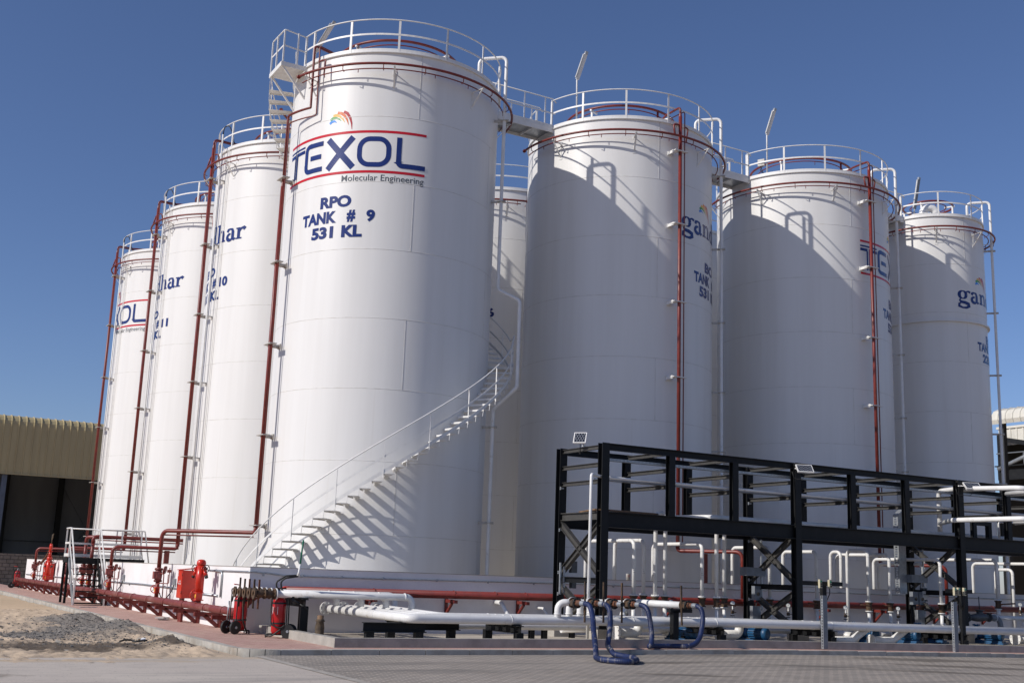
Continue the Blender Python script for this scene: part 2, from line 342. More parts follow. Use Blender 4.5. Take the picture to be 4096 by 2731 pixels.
def many(mb, name, mat, parent, spots):
    """one mesh, one object per spot (loc, rz), all children of parent"""
    first = None
    for loc, rz in spots:
        if first is None: first = place(mb.build(name, mat, parent, local=True), loc, rz)
        else: inst(first, parent, loc, rz)
    return first

# ================================================================ setting: ground
ZB, TOP, R = .557, 16.557, 3.261
YS = 8.682
def zdip(x): return -.0115 * max(0, x - 6)
def sheet(name, x0, x1, y0, y1, z, mat, nx=1, ny=1, dip=False, hf=None):
    vs = []; 
    for j in range(ny + 1):
        for i in range(nx + 1):
            x = x0 + (x1 - x0) * i / nx; y = y0 + (y1 - y0) * j / ny
            vs.append((x, y, z + (zdip(x) if dip else 0) + (hf(x, y) if hf else 0)))
    mb = MB().add(vs, [(j * (nx + 1) + i, j * (nx + 1) + i + 1, (j + 1) * (nx + 1) + i + 1, (j + 1) * (nx + 1) + i) for j in range(ny) for i in range(nx)], hf is not None)
    return struct(mb.build(name, mat))
sand = ground_mat('sand', (.56, .43, .30), (.47, .36, .25), (.42, .335, .245), bump=.55, sc=1.3, speck=(.2, .16, .12),
    extra=[([(-7.9, -.2, 1.4, 2.6, 0), (-8.4, -3.8, 1.5, 2.3, 0), (-9.8, -5.0, 1.3, 1.3, 0)], (.15, .142, .132), .85), ([(-9.5, -8.3, 1.9, 1.5, 8), (-11.3, -8.5, 1.7, 1.0, 0), (-7.5, -7.8, .6, .9, 0)], (.07, .05, .033), .92)])
farsand = ground_mat('far_sand', (.54, .40, .26), (.47, .35, .225), (.42, .32, .21), sc=.3)
sheet('ground', -900, 900, -900, 900, -.35, farsand)
def sandh(x, y):
    from mathutils import noise as mn
    e = min(1, max(0, (-7.05 - x) / .5)) * min(1, max(0, (y + 11.4 - .12 * (x + 7)) / .8))
    h = mn.fractal(V((x * .8, y * .8, 3)), .9, 2.1, 4) * .05 + mn.ridged_multi_fractal(V((x * 1.7, y * 1.2, 9)), .8, 2.2, 5, .9, 2) * .035 + mn.fractal(V((x * 7, y * 4, 1)), .7, 2.1, 3) * .03 - .03
    for hx, hy, rx, ry, a in ((-8.0, .9, 1.3, 1.1, .20), (-7.5, -3.3, .9, 1.3, .26), (-8.3, -4.6, .8, .7, .12), (-7.15, -7.4, .65, 1.1, .22), (-9.7, -2.2, 1.1, .6, .12), (-7.2, 2.6, .8, 2.2, .10), (-7.25, -9.6, .5, .9, .10)):
        h += a * math.exp(-((x - hx) / rx) ** 2 - ((y - hy) / ry) ** 2)
    return max(-.03, h * (.35 + .65 * e)) * (e if x > -7.4 else 1) + .012
sheet('sand', -16, -7.06, -12.2, 9, -.02, sand, 180, 420, hf=sandh)
sheet('sand', -60, -7.06, 9, 75, -.02, farsand, 60, 60, hf=lambda x, y: .03 * sin(x * 2.1 + y) * cos(y * 1.7))
sheet('sand', -60, -16, -12.2, 9, -.02, farsand, 20, 20)
road_m = ground_mat('road_concrete', (.53, .465, .395), (.46, .40, .345), (.38, .335, .29), bump=.18, sc=.7, streak=(12, .75, (.27, .245, .22)), speck=(.13, .12, .11), extra=[([(-12.2, -14.4, 1.0, .55, 0)], (.09, .065, .04), .85), ([(-7.5, -11.3, 1.6, .35, 0), (-10, -11.8, 2.5, .3, -5)], (.46, .36, .25), .7)])
sheet('road', -80, -6.75, -60, -11.1, .0, road_m, 1, 1)
pav = ground_mat('yard_pavers', (.26, .232, .203), (.22, .197, .172), (.33, .285, .235), bump=.35, sc=.8, streak=(18, .7, (.15, .135, .12)), brick=(.24, .12, .013, 0, (1.9, 1.8, 1.7)),
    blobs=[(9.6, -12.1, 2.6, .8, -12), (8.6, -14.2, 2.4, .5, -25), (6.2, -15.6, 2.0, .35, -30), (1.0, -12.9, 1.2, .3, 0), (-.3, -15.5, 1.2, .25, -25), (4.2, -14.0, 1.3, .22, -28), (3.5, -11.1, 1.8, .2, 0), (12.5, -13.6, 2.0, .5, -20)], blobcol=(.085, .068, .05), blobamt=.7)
sheet('yard_paving', -6.75, 6, -60, -10.75, .004, pav)
sheet('yard_paving', 6, 60, -60, -10.75, .004, pav, dip=True)
edge = pm('paver_edge_strip', (.42, .38, .33), (.33, .30, .26), 3, .85, dirt=(.22, .2, .17), dscale=4, dlo=.55, dhi=.75, damt=.6)
sheet('road', -6.83, -6.66, -60, -11.0, .008, edge)
redpav = ground_mat('red_pavers', (.50, .30, .25), (.54, .35, .29), (.62, .47, .36), bump=.22, sc=1.1, brick=(.22, .11, .009, 45, (.62, .55, .50)))
wk = [(-6.835, 42.9), (-6.835, -10.0)] + [(-6.25 - .585 * cos(radians(a)), -10.0 - .585 * sin(radians(a))) for a in (15, 30, 45, 60, 75, 90)] + [(-5.21, -10.585), (-5.21, 42.9)]
struct(MB().prism([(x, y, -.3) for x, y in wk], (0, 0, 1), .40).build('walkway', redpav))
struct(MB().box(-5.205, 6, -10.585, -5.25, -.3, .098).build('walkway', redpav))
mbw = MB().add([(6, -10.585, .098), (40, -10.585, .098 + zdip(40)), (40, -5.25, .098 + zdip(40)), (6, -5.25, .098)], [(0, 1, 2, 3)])
struct(mbw.build('walkway', redpav))
# kerbs: individual stones laid in two runs with a rounded corner
kb = MB()
y = -10.0
while y < 47:
    g = random.uniform(-.004, .004); kb.box(-7.0 + g, -6.83 + g, y + .003, y + .997, -.2, .104 + random.uniform(-.003, .003)); y += 1
cc = (-6.25, -10.0)
for i in range(4):
    a0, a1 = 180 + i * 22.5 + .6, 180 + (i + 1) * 22.5 - .6
    o = [pol(cc[0], cc[1], .75, a0 + (a1 - a0) * k / 4, -.2) for k in range(5)]; q = [pol(cc[0], cc[1], .58, a1 - (a1 - a0) * k / 4, -.2) for k in range(5)]
    kb.prism(o + q, (0, 0, 1), .304)
x = -6.25
while x < 40:
    z = zdip(x + .5); kb.box(x + .006, x + .994, -10.75 + random.uniform(-.004, .004), -10.58, -.25 + z, .104 + z + random.uniform(-.003, .003)); x += 1
kerb_m = pm('kerb_stone', (.46, .43, .38), (.36, .335, .295), 2.5, .85, bump=.3, bscale=30, dirt=(.24, .19, .14), dscale=1.9, dlo=.5, dhi=.72, damt=.75)
struct(kb.build('kerb', kerb_m))
# equipment pad: low concrete curb and inner floor
pc = MB(); pc.box(-4.92, -4.74, -10.05, -5.22, 0, .281)
for x0, x1 in ((-4.74, 6), (6, 12), (12, 18), (18, 40)):
    z0, z1 = zdip(x0), zdip(x1)
    a = [(x0, -10.05, 0 + z0), (x0, -9.87, 0 + z0), (x0, -9.87, .281 + z0), (x0, -10.05, .281 + z0)]; b = [(x1, -10.05, z1), (x1, -9.87, z1), (x1, -9.87, .281 + z1), (x1, -10.05, .281 + z1)]
    pc.add(a + b, [(0, 1, 2, 3), (7, 6, 5, 4), (0, 4, 5, 1), (1, 5, 6, 2), (2, 6, 7, 3), (3, 7, 4, 0)])
struct(pc.build('pad_curb', 'conc'))
struct(MB().box(-4.74, 40, -9.87, -5.22, -.2, .112).build('pad_floor', 'padfloor'))
struct(MB().box(-4.95, 31.9, -4.9, 33.0, 0, ZB).build('bund_floor', 'padfloor'))

# ================================================================ bund walls
t = thing('bund_wall', 'sunlit white plastered bund wall running behind the red fire main and hydrants', 'wall', (-5.1, 14, .1))
wm = MB(); wm.box(-5.2, -5.0, -5.1, 33.0, -.1, 1.60); wm.build('wall_face', 'wall', t)
MB().box(-5.215, -4.99, -4.885, 33.01, 1.60, 1.612).build('coping', 'conc', t)
t = thing('bund_wall', 'shaded white bund wall behind the pipes and pumps, below the front row of tanks', 'wall', (10, -5.1, .1))
MB().box(-4.998, 32, -5.1, -4.9, -.1, 1.60).build('wall_face', 'wall', t)
MB().box(-5.215, 32, -5.115, -4.885, 1.60, 1.613).build('coping', 'conc', t)

# ================================================================ tanks
GT = 'white storage tanks of the tank farm'
TANKS = {}
def gandhar(sg, which):
    """heavy serif lower-case letters; x measured from the left end of the word (4.04 m wide), baseline 0"""
    W = .145; T = .055; X = .43; A = .71
    def stem(x, y0, y1): sg.stroke([(x, y0), (x, y1)], W)
    def serif(x0, x1, y): sg.stroke([(x0, y), (x1, y)], T)
    def bowl(cx, cy, rx, ry, a0=0, a1=360):
        n = 28; pts = earc(cx, cy, rx, ry, a0, a1, n); ws = [T * .8 + (W - T * .8) * abs(cos(radians(a0 + (a1 - a0) * i / n))) ** 1.3 for i in range(n + 1)]; sg.stroke(pts, ws)
    def G(x):
        bowl(x + .24, .285, .155, .155); sg.stroke(earc(x + .50, .36, .11, .075, 175, 20, 8), [T, T, .06, .06, .07, .08, .09, .10, .09])
        sg.stroke([(x + .13, .13), (x + .10, .05), (x + .16, -.01), (x + .34, -.03), (x + .50, -.08), (x + .52, -.17), (x + .40, -.24), (x + .22, -.245), (x + .07, -.19), (x + .07, -.10), (x + .16, -.03)], [.05, .07, .11, .13, .14, .13, .09, .07, .10, .09, .05])
    def Aa(x):
        sg.stroke([(x + .09, .32), (x + .12, .40), (x + .22, .425), (x + .34, .40), (x + .375, .30), (x + .375, .08), (x + .44, .02), (x + .52, .05)], [.13, .10, .06, .09, W, W, .09, .05])
        n = 18; sg.stroke(earc(x + .235, .125, .15, .115, 80, 330, n), [.05 + (.09) * abs(sin(pi * i / n)) for i in range(n + 1)])
    def N(x):
        stem(x + .13, .0, X); serif(x, x + .14, X - .03); serif(x + .0, x + .27, .028)
        sg.stroke([(x + .18, .30), (x + .26, .40), (x + .36, .42), (x + .44, .37), (x + .465, .26), (x + .465, 0)], [.05, .07, .09, .13, W, W]); serif(x + .34, x + .60, .028)
    def D(x):
        bowl(x + .25, .205, .165, .19); stem(x + .44, 0, A); serif(x + .30, x + .44, A - .03); serif(x + .44, x + .58, .028)
    def H(x):
        stem(x + .13, 0, A); serif(x, x + .13, A - .03); serif(x, x + .27, .028)
        sg.stroke([(x + .18, .30), (x + .26, .40), (x + .36, .42), (x + .44, .37), (x + .465, .26), (x + .465, 0)], [.05, .07, .09, .13, W, W]); serif(x + .34, x + .60, .028)
    def Rr(x):
        stem(x + .13, 0, X); serif(x, x + .14, X - .03); serif(x, x + .28, .028); sg.stroke([(x + .18, .28), (x + .25, .39), (x + .36, .41), (x + .42, .35)], [.05, .08, .12, .15])
    xs = dict(g=0, a=.60, n=1.17, d=1.82, h=2.44, A=3.08, r=3.62)
    fn = dict(g=G, a=Aa, n=N, d=D, h=H, A=Aa, r=Rr)
    for ch in which: fn[ch](xs[ch])
def rainbow(root, cx, cy, r, a0, z):
    for nm, c, pts, w_ in (('blue', 'logo_blue', [(-.53, .145), (-.46, .20), (-.36, .205), (-.27, .15)], [.075, .085, .06, .012]),
            ('green', 'logo_green', [(-.51, .25), (-.42, .305), (-.30, .295), (-.20, .25), (-.13, .18)], [.075, .085, .06, .04, .010]),
            ('yellow', 'logo_yellow', [(-.42, .375), (-.30, .385), (-.18, .33), (-.08, .235), (-.015, .13)], [.085, .085, .065, .045, .012]),
            ('orange', 'logo_orange', [(-.27, .455), (-.14, .425), (-.02, .33), (.07, .19), (.12, .04)], [.085, .09, .075, .05, .012]),
            ('red', 'logo_red', [(-.06, .465), (.06, .40), (.16, .25), (.215, .08), (.235, -.11)], [.085, .09, .075, .05, .012])):
        s = Sign(cx, cy, r, a0, z); s.stroke(pts, w_); s.build('logo_stripe', c, root)
def texol(root, cx, cy, r, ac, marks=True):
    s = Sign(cx, cy, r, ac, 13.0); h = .93; o = -2.455; q = .145; m = q / 2
    s.stroke([(o, h - .03), (o + .92, h - .03)], .06); s.stroke([(o, h - .165), (o + .37, h - .165), (o + .37, h - .165), (o + .37, h - .165)][:2], .11)
    s.stroke([(o + .50, h - .165), (o + .92, h - .165)], .11); s.stroke([(o + .345, h - .2), (o + .345, 0)], .075); s.stroke([(o + .47, h - .11), (o + .47, 0)], .075)
    e = o + .96
    s.stroke([(e + .78, h - m), (e + .22, h - m)] + earc(e + .22, h - .22, .15, .15, 90, 180, 6) + [(e + m, .22)] + earc(e + .22, .22, .15, .15, 180, 270, 6) + [(e + .78, m)], q); s.stroke([(e + .27, .465), (e + .72, .465)], q)
    x = o + 1.86; s.stroke([(x + .09, 0), (x + .90, h)], .19); s.stroke([(x + .07, h), (x + .93, 0)], .19)
    c = o + 2.90; rr = .30
    s.stroke([(c + .5, h - m)] + earc(c + 1 - m - rr, h - m - rr, rr, rr, 90, 0, 8) + earc(c + 1 - m - rr, m + rr, rr, rr, 0, -90, 8) + earc(c + m + rr, m + rr, rr, rr, -90, -180, 8) + earc(c + m + rr, h - m - rr, rr, rr, 180, 90, 8) + [(c + .5, h - m)], q)
    l = o + 4.05; s.stroke([(l + m, h), (l + m, .18)] + earc(l + m + .11, .18, .11, .11, 180, 270, 5) + [(l + .86, m)], q)
    s.build('wordmark', 'navy', root)
    s = Sign(cx, cy, r, ac, 13.0); s.stroke([(o, 1.082), (o + 4.91, 1.082)], .078); s.stroke([(o, -.14), (o + 4.91, -.14)], .078); s.build('wordmark_bar', 'lred', root)
    s = Sign(cx, cy, r, ac, 12.58); s.text('Molecular Engineering', 0.01, 2.44, -.06, .19, .006); s.build('slogan', 'lgrey', root)
    if marks: rainbow(root, cx, cy, r, ac, 14.28)
def caps(root, cx, cy, r, ac, l1, l2, l3):
    s = Sign(cx, cy, r, ac)
    for body, x0, x1, y in l1 + l2 + l3: s.text(body, x0, x1, y, y + .36, .05)
    s.build('lettering', 'navy', root)
def tank(key, cx, cy, r, label, gaps=(), off=-164.0, npost=14):
    root = thing('storage_tank', label, 'storage tank', (cx, cy, ZB), GT); TANKS[key] = (root, cx, cy, r)
    mb = MB(); mb.lathe([(r, ZB), (r, TOP)], (cx, cy, 0), n=144)
    mb.m = 1
    for k in range(1, 8): z = TOP - 2 * k; mb.lathe([(r, z - .011), (r + .005, z - .005), (r + .005, z + .005), (r, z + .011)], (cx, cy, 0), n=144)
    for k in range(8):
        for j in range(3):
            a = (-101.4 - .25 * k + 105 * j) if k % 2 == 0 else (-51 + 105 * j + k)
            p = pol(cx, cy, r, a, TOP - 2 * k - 1); d = V((cos(radians(a)), sin(radians(a)), 0)); mb.obox(p, d, d.cross(V((0, 0, 1))), (0, 0, 1), .005, .009, .985)
    mb.build('shell', ['tank', 'seam'], root)
    MB().lathe([(r + .02, TOP + .02), (0, TOP + .38)], (cx, cy, 0), n=72).build('roof', 'tank', root)
    MB().lathe([(r, TOP - .03), (r + .055, TOP - .02), (r + .06, TOP + .0), (r + .03, TOP + .012), (r + .03, TOP + .115), (r - .05, TOP + .115), (r - .05, TOP)], (cx, cy, 0), n=144, smooth=False).build('top_rim', 'tank', root)
    spans = []
    if not gaps: spans = [(0, 360)]
    else:
        g = sorted((a % 360, b % 360) for a, b in gaps)
        for i, (a, b) in enumerate(g):
            e = g[(i + 1) % len(g)][0]
            while e <= b: e += 360
            while e - b > 360: e -= 360
            spans.append((b, e))
    hb = MB()
    for a, b in spans:
        full = b - a >= 359.9; top = arc(cx, cy, r + .035, TOP + 1.03, a, b, 4)
        hb.tube(top[:-1] if full else top, .020, 8, closed=full)
        mid = arc(cx, cy, r + .035, TOP + .565, a, b, 4)
        for p, q in zip(mid, mid[1:]): hb.bar(p, q, .012, .055)
    hr = hb.build('handrail', 'white', root)
    pb = MB(); pb.box(-.006, .006, -.03, .03, 0, 1.02).box(-.045, .006, .024, .034, 0, 1.02); sp = []
    for i in range(npost):
        a = off + 360 / npost * i
        if any(sa - .5 <= (a - sa) % 360 + sa <= sb + .5 for sa, sb in spans): sp.append((pol(cx, cy, r + .03, a, TOP + .0), radians(a)))
    for a, b in spans:
        if b - a < 359.9: sp += [(pol(cx, cy, r + .03, a, TOP), radians(a)), (pol(cx, cy, r + .03, b, TOP), radians(b))]
    many(pb, 'handrail_post', 'white', hr, sp)
    return root
tank('T9', 0, 0, R, 'nearest white tank, tallest in the view, with a spiral staircase and TANK # 9 lettering', gaps=((166, 186),), off=-165.2)
tank('T10', 0, YS, R, 'white tank marked # 10 in the sunlit left row, next behind the staircase tank', off=-163.5)
tank('T11', 0, 2 * YS, R, 'white tank marked # 11 in the sunlit left row, third from the front', off=-163.5)
tank('T12', 0, 3 * YS, R, 'farthest white tank at the left end, with blue letters between two red bars', off=-163.8)
tank('R1', 8.727, 0, R, 'white tank marked BO TANK 531 right of the staircase tank, crossed by a diagonal shadow', gaps=((172, 189.5), (-8, 8)), off=-147.3 - 25.714)
tank('R2', 17.453, 0, R, 'white tank, second from right, its red and blue wordmark crossed by a red riser', gaps=((172, 189), (-8, 8)), off=-144.2 - 25.714)
tank('R3', 24.617, -.152, 2.112, 'smallest slender white tank at the right end, with a stiffening ring and TANK 22 lettering', gaps=((166, 190),), off=-129.5, npost=9)
tank('T6', 8.727, YS, R, 'white tank marked 6, behind the gap right of the staircase tank', off=-100)
tank('T2', 17.453, YS, R, 'cream looking tank glimpsed through the narrow gap left of the second tank from right', off=-120)
def lab(key, ac): return (TANKS[key][0],) + TANKS[key][1:4] + (ac,)
texol(*lab('T9', -139.9))
caps(*lab('T9', -141.5), [('RPO', -.575, .46, 11.81)], [('TANK', -1.285, .02, 11.355), ('#', .345, .605, 11.355), ('9', .93, 1.18, 11.355)], [('531', -.84, -.06, 10.905), ('KL', .21, .83, 10.905)])
for k, num in (('T10', '10'), ('T11', '11')):
    root, cx, cy, r, ac = lab(k, 180)
    s = Sign(cx, cy, r, 180 - degrees(2.02 / r), 13.02); gandhar(s, 'gandhAr'); s.build('wordmark', 'navy', root)
    rainbow(root, cx, cy, r, 180 - 12, 13.88)
    caps(root, cx, cy, r, 180, [('BO', -.5, .5, 11.82)], [('TANK', -1.35, -.08, 11.36), ('#', .36, .64, 11.36), (num, .88, 1.36, 11.36)], [('531', -.92, -.1, 10.91), ('KL', .27, .92, 10.91)])
texol(*lab('T12', -178.3)); texol(*lab('R2', -51.3))
caps(*lab('R2', -52), [('BO', -.5, .5, 11.86)], [('TANK', -1.14, .13, 11.40)], [('531', -.7, .1, 10.93)])
for k, ac, tc, rot in (('R1', -50, -53, 0), ('R3', -57.8, -55, 0)):
    root, cx, cy, r, _ = lab(k, 0)
    s = Sign(cx, cy, r, ac - degrees(2.02 / r), 13.02); gandhar(s, 'gandhAr'); s.build('wordmark', 'navy', root)
    rainbow(root, cx, cy, r, ac - degrees(.55 / r), 13.68)
    caps(root, cx, cy, r, tc, [('BO', -.5, .5, 11.80 if k == 'R1' else 11.45)], [('TANK', -1.22, -.02, 11.36 if k == 'R1' else 11.09), ('#', .3, .56, 11.36 if k == 'R1' else 11.09), ('5' if k == 'R1' else '4', .82, 1.06, 11.36 if k == 'R1' else 11.09)], [('531' if k == 'R1' else '221', -.9, -.1, 10.91 if k == 'R1' else 10.64), ('KL', .2, .82, 10.91 if k == 'R1' else 10.64)])
caps(*lab('T6', -144), [('BO', -.5, .5, 11.82)], [('TANK', -1.3, 0, 11.38), ('#', .36, .64, 11.38), ('6', 1.04, 1.32, 11.38)], [('531', -.92, -.1, 10.91), ('KL', .27, .92, 10.91)])
MB().lathe([(2.112, 12.17), (2.21, 12.17), (2.21, 12.235), (2.112, 12.235)], (24.617, -.152, 0), n=96, smooth=False).build('stiffening_ring', 'tank', TANKS['R3'][0])
mv = MB(); mv.lathe([(.62, 0), (.62, .10), (.66, .10), (.66, .14), (.3, .16)], pol(24.617, -.152, 1.25, -150, TOP + .1), n=24)
for i in range(10): mv.cyl(pol(*pol(24.617, -.152, 1.25, -150, 0)[:2], .59, i * 36, TOP + .10), pol(*pol(24.617, -.152, 1.25, -150, 0)[:2], .59, i * 36, TOP + .28), .014, 6)
mv.build('manhole', 'white', TANKS['R3'][0])
pv = pol(24.617, -.152, 1.25, -150, TOP + .26); MB().tube([pv, pv + V((0, 0, .22)), pv + V((.16, -.1, .42)), pv + V((.42, -.25, .36)), pv + V((.5, -.3, .1))], .16, 14, fil=.22).build('roof_vent', 'pipe', TANKS['R3'][0])
# overflow pipes (white hoop over the rim, then straight down the shell)
def overflow(key, a=-43, jog=False):
    root, cx, cy, r = TANKS[key]; P = lambda rr, z: pol(cx, cy, r + rr, a, z)
    pts = [P(-.57, TOP + .1), P(-.57, TOP + 1.13), P(.32, TOP + 1.13)]
    pts += [P(.32, 10.1), P(1.02, 9.75), P(1.02, 7.1), P(.32, 6.45)] if jog else []
    pts += [P(.32, 1.0), P(.75, .8)]
    o = MB().tube(pts, .054, 12, fil=.17).build('overflow_pipe', 'pipe', root)
    bm_ = MB().box(-.02, .46, -.025, .025, -.035, .035).box(.2, .44, -.09, .09, -.012, .012)
    zs = [15.55, 12.9] + ([] if jog else [10.3, 7.9]) + [5.9, 3.1]
    many(bm_, 'pipe_bracket', 'oldwhite', o, [(P(0, z), radians(a)) for z in zs])
overflow('T9', jog=True); overflow('R1'); overflow('R2'); overflow('R3', -48)

# ================================================================ red fire water piping on the tanks
GC = 'red cooling water pipework on the tanks'
def cooling(key, label, ring, roofring=True, riser=None, brk0=-160.5, drops=True):
    root, cx, cy, r = TANKS[key]
    t = thing('cooling_pipework', label, 'pipework', (cx, cy, ZB), GC)
    mb = MB()
    for a0, a1 in ring:
        mb.tube(arc(cx, cy, r + .45, 16.0, a0, a1, 3), .038, 10)
        for a in (a0, a1): p = pol(cx, cy, r + .45, a, 16.0); d = V((-sin(radians(a)), cos(radians(a)), 0)); mb.tube([p - d * .03, p + d * .03], .06, 10)
    mb.build('ring_pipe', 'oxide', t)
    mb = MB()
    for a0, a1 in ring:
        mb.tube(arc(cx, cy, r + .2, 15.95, a0 - 3, a1 - 3, 3), .019, 8)
        a = a0 + 8
        while a < a1 - 4:
            mb.tube([pol(cx, cy, r + .45, a, 15.96), pol(cx, cy, r + .45, a, 15.86), pol(cx, cy, r + .36, a, 15.82)], .014, 6); mb.tube([pol(cx, cy, r + .2, a + 6, 15.93), pol(cx, cy, r + .2, a + 6, 15.84)], .012, 6); a += 19
    mb.build('spray_pipe', 'oxide', t)
    bk = MB(); bk.bar((0, 0, 15.42), (.46, 0, 15.96), .05, .012); bk.bar((0, 0, 15.9), (.47, 0, 15.925), .05, .012); bk.bar((0, 0, 15.42), (0.02, 0, 15.9), .012, .03); bk.box(0, .012, -.06, .06, 15.36, 15.48).box(0, .012, -.06, .06, 15.85, 15.97)
    sp = []
    for k in range(8):
        a = brk0 + 45.5 * k
        if any(a0 - 1 <= (a - a0) % 360 + a0 <= a1 + 1 for a0, a1 in ring): sp.append((pol(cx, cy, r, a, 0), radians(a)))
    many(bk, 'ring_bracket', 'white', t, sp)
    if roofring:
        rr = 1.95 if r > 3 else 1.0; z = 17.58
        mb = MB(); mb.tube(arc(cx, cy, rr, z, 0, 360, 6)[:-1], .042, 10, closed=True); mb.tube(arc(cx, cy, rr - .27, z - .02, 0, 360, 6)[:-1], .02, 8, closed=True)
        for a in range(20, 380, 45): mb.cyl(pol(cx, cy, rr - .27, a, z), pol(cx, cy, rr - .27, a, z - .16), .012, 6)
        ro = mb.build('roof_ring', 'oxide', t)
        su = MB(); su.box(-.03, .03, -.03, .03, 16.66, 17.5).box(-.32, .1, -.03, .03, 17.47, 17.52)
        many(su, 'ring_support', 'white', ro, [(pol(cx, cy, rr, a, 0), radians(a)) for a in (-155, -65, 25, 115)])
    if riser is None: return t
    a, zf, kind = riser
    P = lambda dr, z, da=0: pol(cx, cy, r + dr, a + da, z)
    mb = MB()
    if kind == 'nine':
        mb.tube([P(.35, zf), P(.35, 12.75)], .057, 12, cap=True); mb.lathe([(.057, 0), (.036, .14)], P(.35, 12.75), n=12)
        Q = lambda aa, z, dr=.2: pol(cx, cy, r + dr, aa, z)
        mb.tube([P(.35, 12.8), Q(-177, 15.0, .35)] + [Q(-177 + 17 * k / 6, 15.0, .35 - .14 * k / 6) for k in range(1, 7)] + [Q(-160.2, 15.05), Q(-160.5, 17.0), Q(-160.5, 17.0, -.5), pol(cx, cy, 1.95, -155, 17.3), pol(cx, cy, 1.95, -155, 17.56)], .036, 10, fil=.12)
        mb.tube([P(.35, zf + .1, 2.2), P(.35, 14.72, 2.2)] + [Q(-174.8 + 18 * k / 6, 14.72, .35 - .18 * k / 6) for k in range(1, 7)] + [Q(-156.6, 14.8, .15), Q(-157.5, 16.95, .15), Q(-158, 16.97, -.5), pol(cx, cy, 1.68, -150, 17.2)], .02, 8, fil=.08)
        mb.tube([Q(-157.3, 16.45, .15), Q(-152.5, 16.45, .16), Q(-152.5, 15.95, .2)], .024, 8, fil=.06)
    else:
        mb.tube([P(.35, zf), P(.35, 16.72)], .058, 12); mb.lathe([(.058, 0), (.038, .12)], P(.35, 16.72), n=12)
        mb.tube([P(.35, 16.8), P(.35, 17.06), P(-.4, 17.06), pol(cx, cy, 1.95 if r > 3 else 1, a + 8, 17.1), pol(cx, cy, 1.95 if r > 3 else 1, a + 8, 17.56)], .037, 10, fil=.13)
        s = 1 if kind == 'side' else 1
        mb.tube([P(.35, zf + .1, 2.9), P(.35, 16.95, 2.9), P(-.5, 16.95, 2.9), pol(cx, cy, 1.68, a + 12, 17.1)], .02 if kind == 'side' else .019, 8, fil=.1)
        mb.tube([P(.35, 16.42), P(.36, 16.42, -4.3), P(.45, 16.0, -4.3)], .034, 8, fil=.1)
        mb.tube([P(.35, 16.40, 2.9), P(.3, 16.40, 6), P(.2, 15.95, 6)], .024, 8, fil=.08)
    ri = mb.build('riser_pipe', 'oxide', t)
    b = MB(); b.box(0, .34, -.20, -.09, -.03, .03).box(0, .34, -.24, -.20, -.05, .05).box(.24, .46, -.26, .26, -.012, .012).box(0, .03, -.26, -.06, -.07, .07)
    zs = [z for z in (15.5, 13.0, 10.4, 7.95, 5.3, 2.75) if z < (13.2 if kind == 'nine' else 16) and z > zf]
    many(b, 'pipe_bracket', 'oldwhite' if kind != 'front' else 'white', ri, [(P(0, z), radians(a)) for z in zs])
    return t
def run(t, pts, r2=None, name='feed_pipe'):
    """horizontal delivery from the foot of a riser to its valve station, with the thin drain line beside it"""
    MB().tube(pts, .058, 12, fil=.2).build(name, 'oxide', t)
    q = [V(p) + V((-.02, .10 if i < len(pts) - 1 else .10, -.12 if i < len(pts) - 1 else 0)) for i, p in enumerate(pts[1:])]
    
    if pts[0][0] < 0: MB().tube(q, .020, 8, fil=.08).build('trim_line', 'oxide', t)
XS = -5.58
t = cooling('T9', 'red rings around the staircase tank top, with a riser jogging sideways below the platform', [(-166, -8), (12, 150)], riser=(-177, 2.6, 'nine'), brk0=-160.5)
run(t, [(-3.605, -.19, 2.72), (-3.605, -.19, 2.55), (XS, 2.36, 2.55), (XS, 2.36, 1.5)])
t = cooling('T10', 'red ring and tall riser pipe on the second sunlit tank, marked # 10', [(-214, -25)], riser=(-177, 2.1, 'side'), brk0=-158.5)
run(t, [(-3.605, YS - .19, 2.3), (-3.605, YS - .19, 2.12), (XS, 9.3, 2.12), (XS, 9.3, 1.5)])
sb = MB().box(-3.95, -3.80, YS - .02, YS + .13, ZB, 2.05); sb.build('pipe_support', 'oxide', t)
t = cooling('T11', 'red ring and tall riser pipe on the third sunlit tank, marked # 11', [(-214, -25)], riser=(-177, 2.1, 'side'), brk0=-162)
run(t, [(-3.605, 2 * YS - .19, 2.3), (-3.605, 2 * YS - .19, 2.12), (XS, 18.2, 2.12), (XS, 18.2, 1.5)])
t = cooling('T12', 'red ring and leftmost riser pipe on the farthest sunlit tank', [(-214, -25)], riser=(-177, 2.1, 'side'), brk0=-160.5)
run(t, [(-3.605, 3 * YS - .19, 2.3), (-3.605, 3 * YS - .19, 2.12), (XS, 27.1, 2.12), (XS, 27.1, 1.5)])
t = cooling('R1', 'red rings and long front riser on the BO tank, right of the staircase tank', [(-187, -20)], riser=(-91.5, 2.6, 'front'), brk0=-162)
run(t, [(8.63, -3.6, 2.8), (8.63, -3.6, 2.55), (9.57, -5.5, 2.55), (9.57, -5.5, 1.2)])
MB().box(8.98, 9.12, -4.45, -4.31, ZB, 2.48).build('pipe_support', 'oxide', t)
t = cooling('R2', 'red rings and long riser crossing the wordmark on the second tank from the right', [(-202, -20)], riser=(-91.2, 2.6, 'front'), brk0=-159)
run(t, [(17.37, -3.6, 2.8), (17.37, -3.6, 2.45), (18.4, -5.5, 2.45), (18.4, -5.5, 1.2)])
t = cooling('R3', 'red rings around the top of the small right-hand tank, with no riser in view', [(-200, 20)], brk0=-133)
c_ = t
t = cooling('T6', 'red ring ending in an upturned pipe on the tank behind, in the staircase tank gap', [(-250, -103)], roofring=False, brk0=-115)
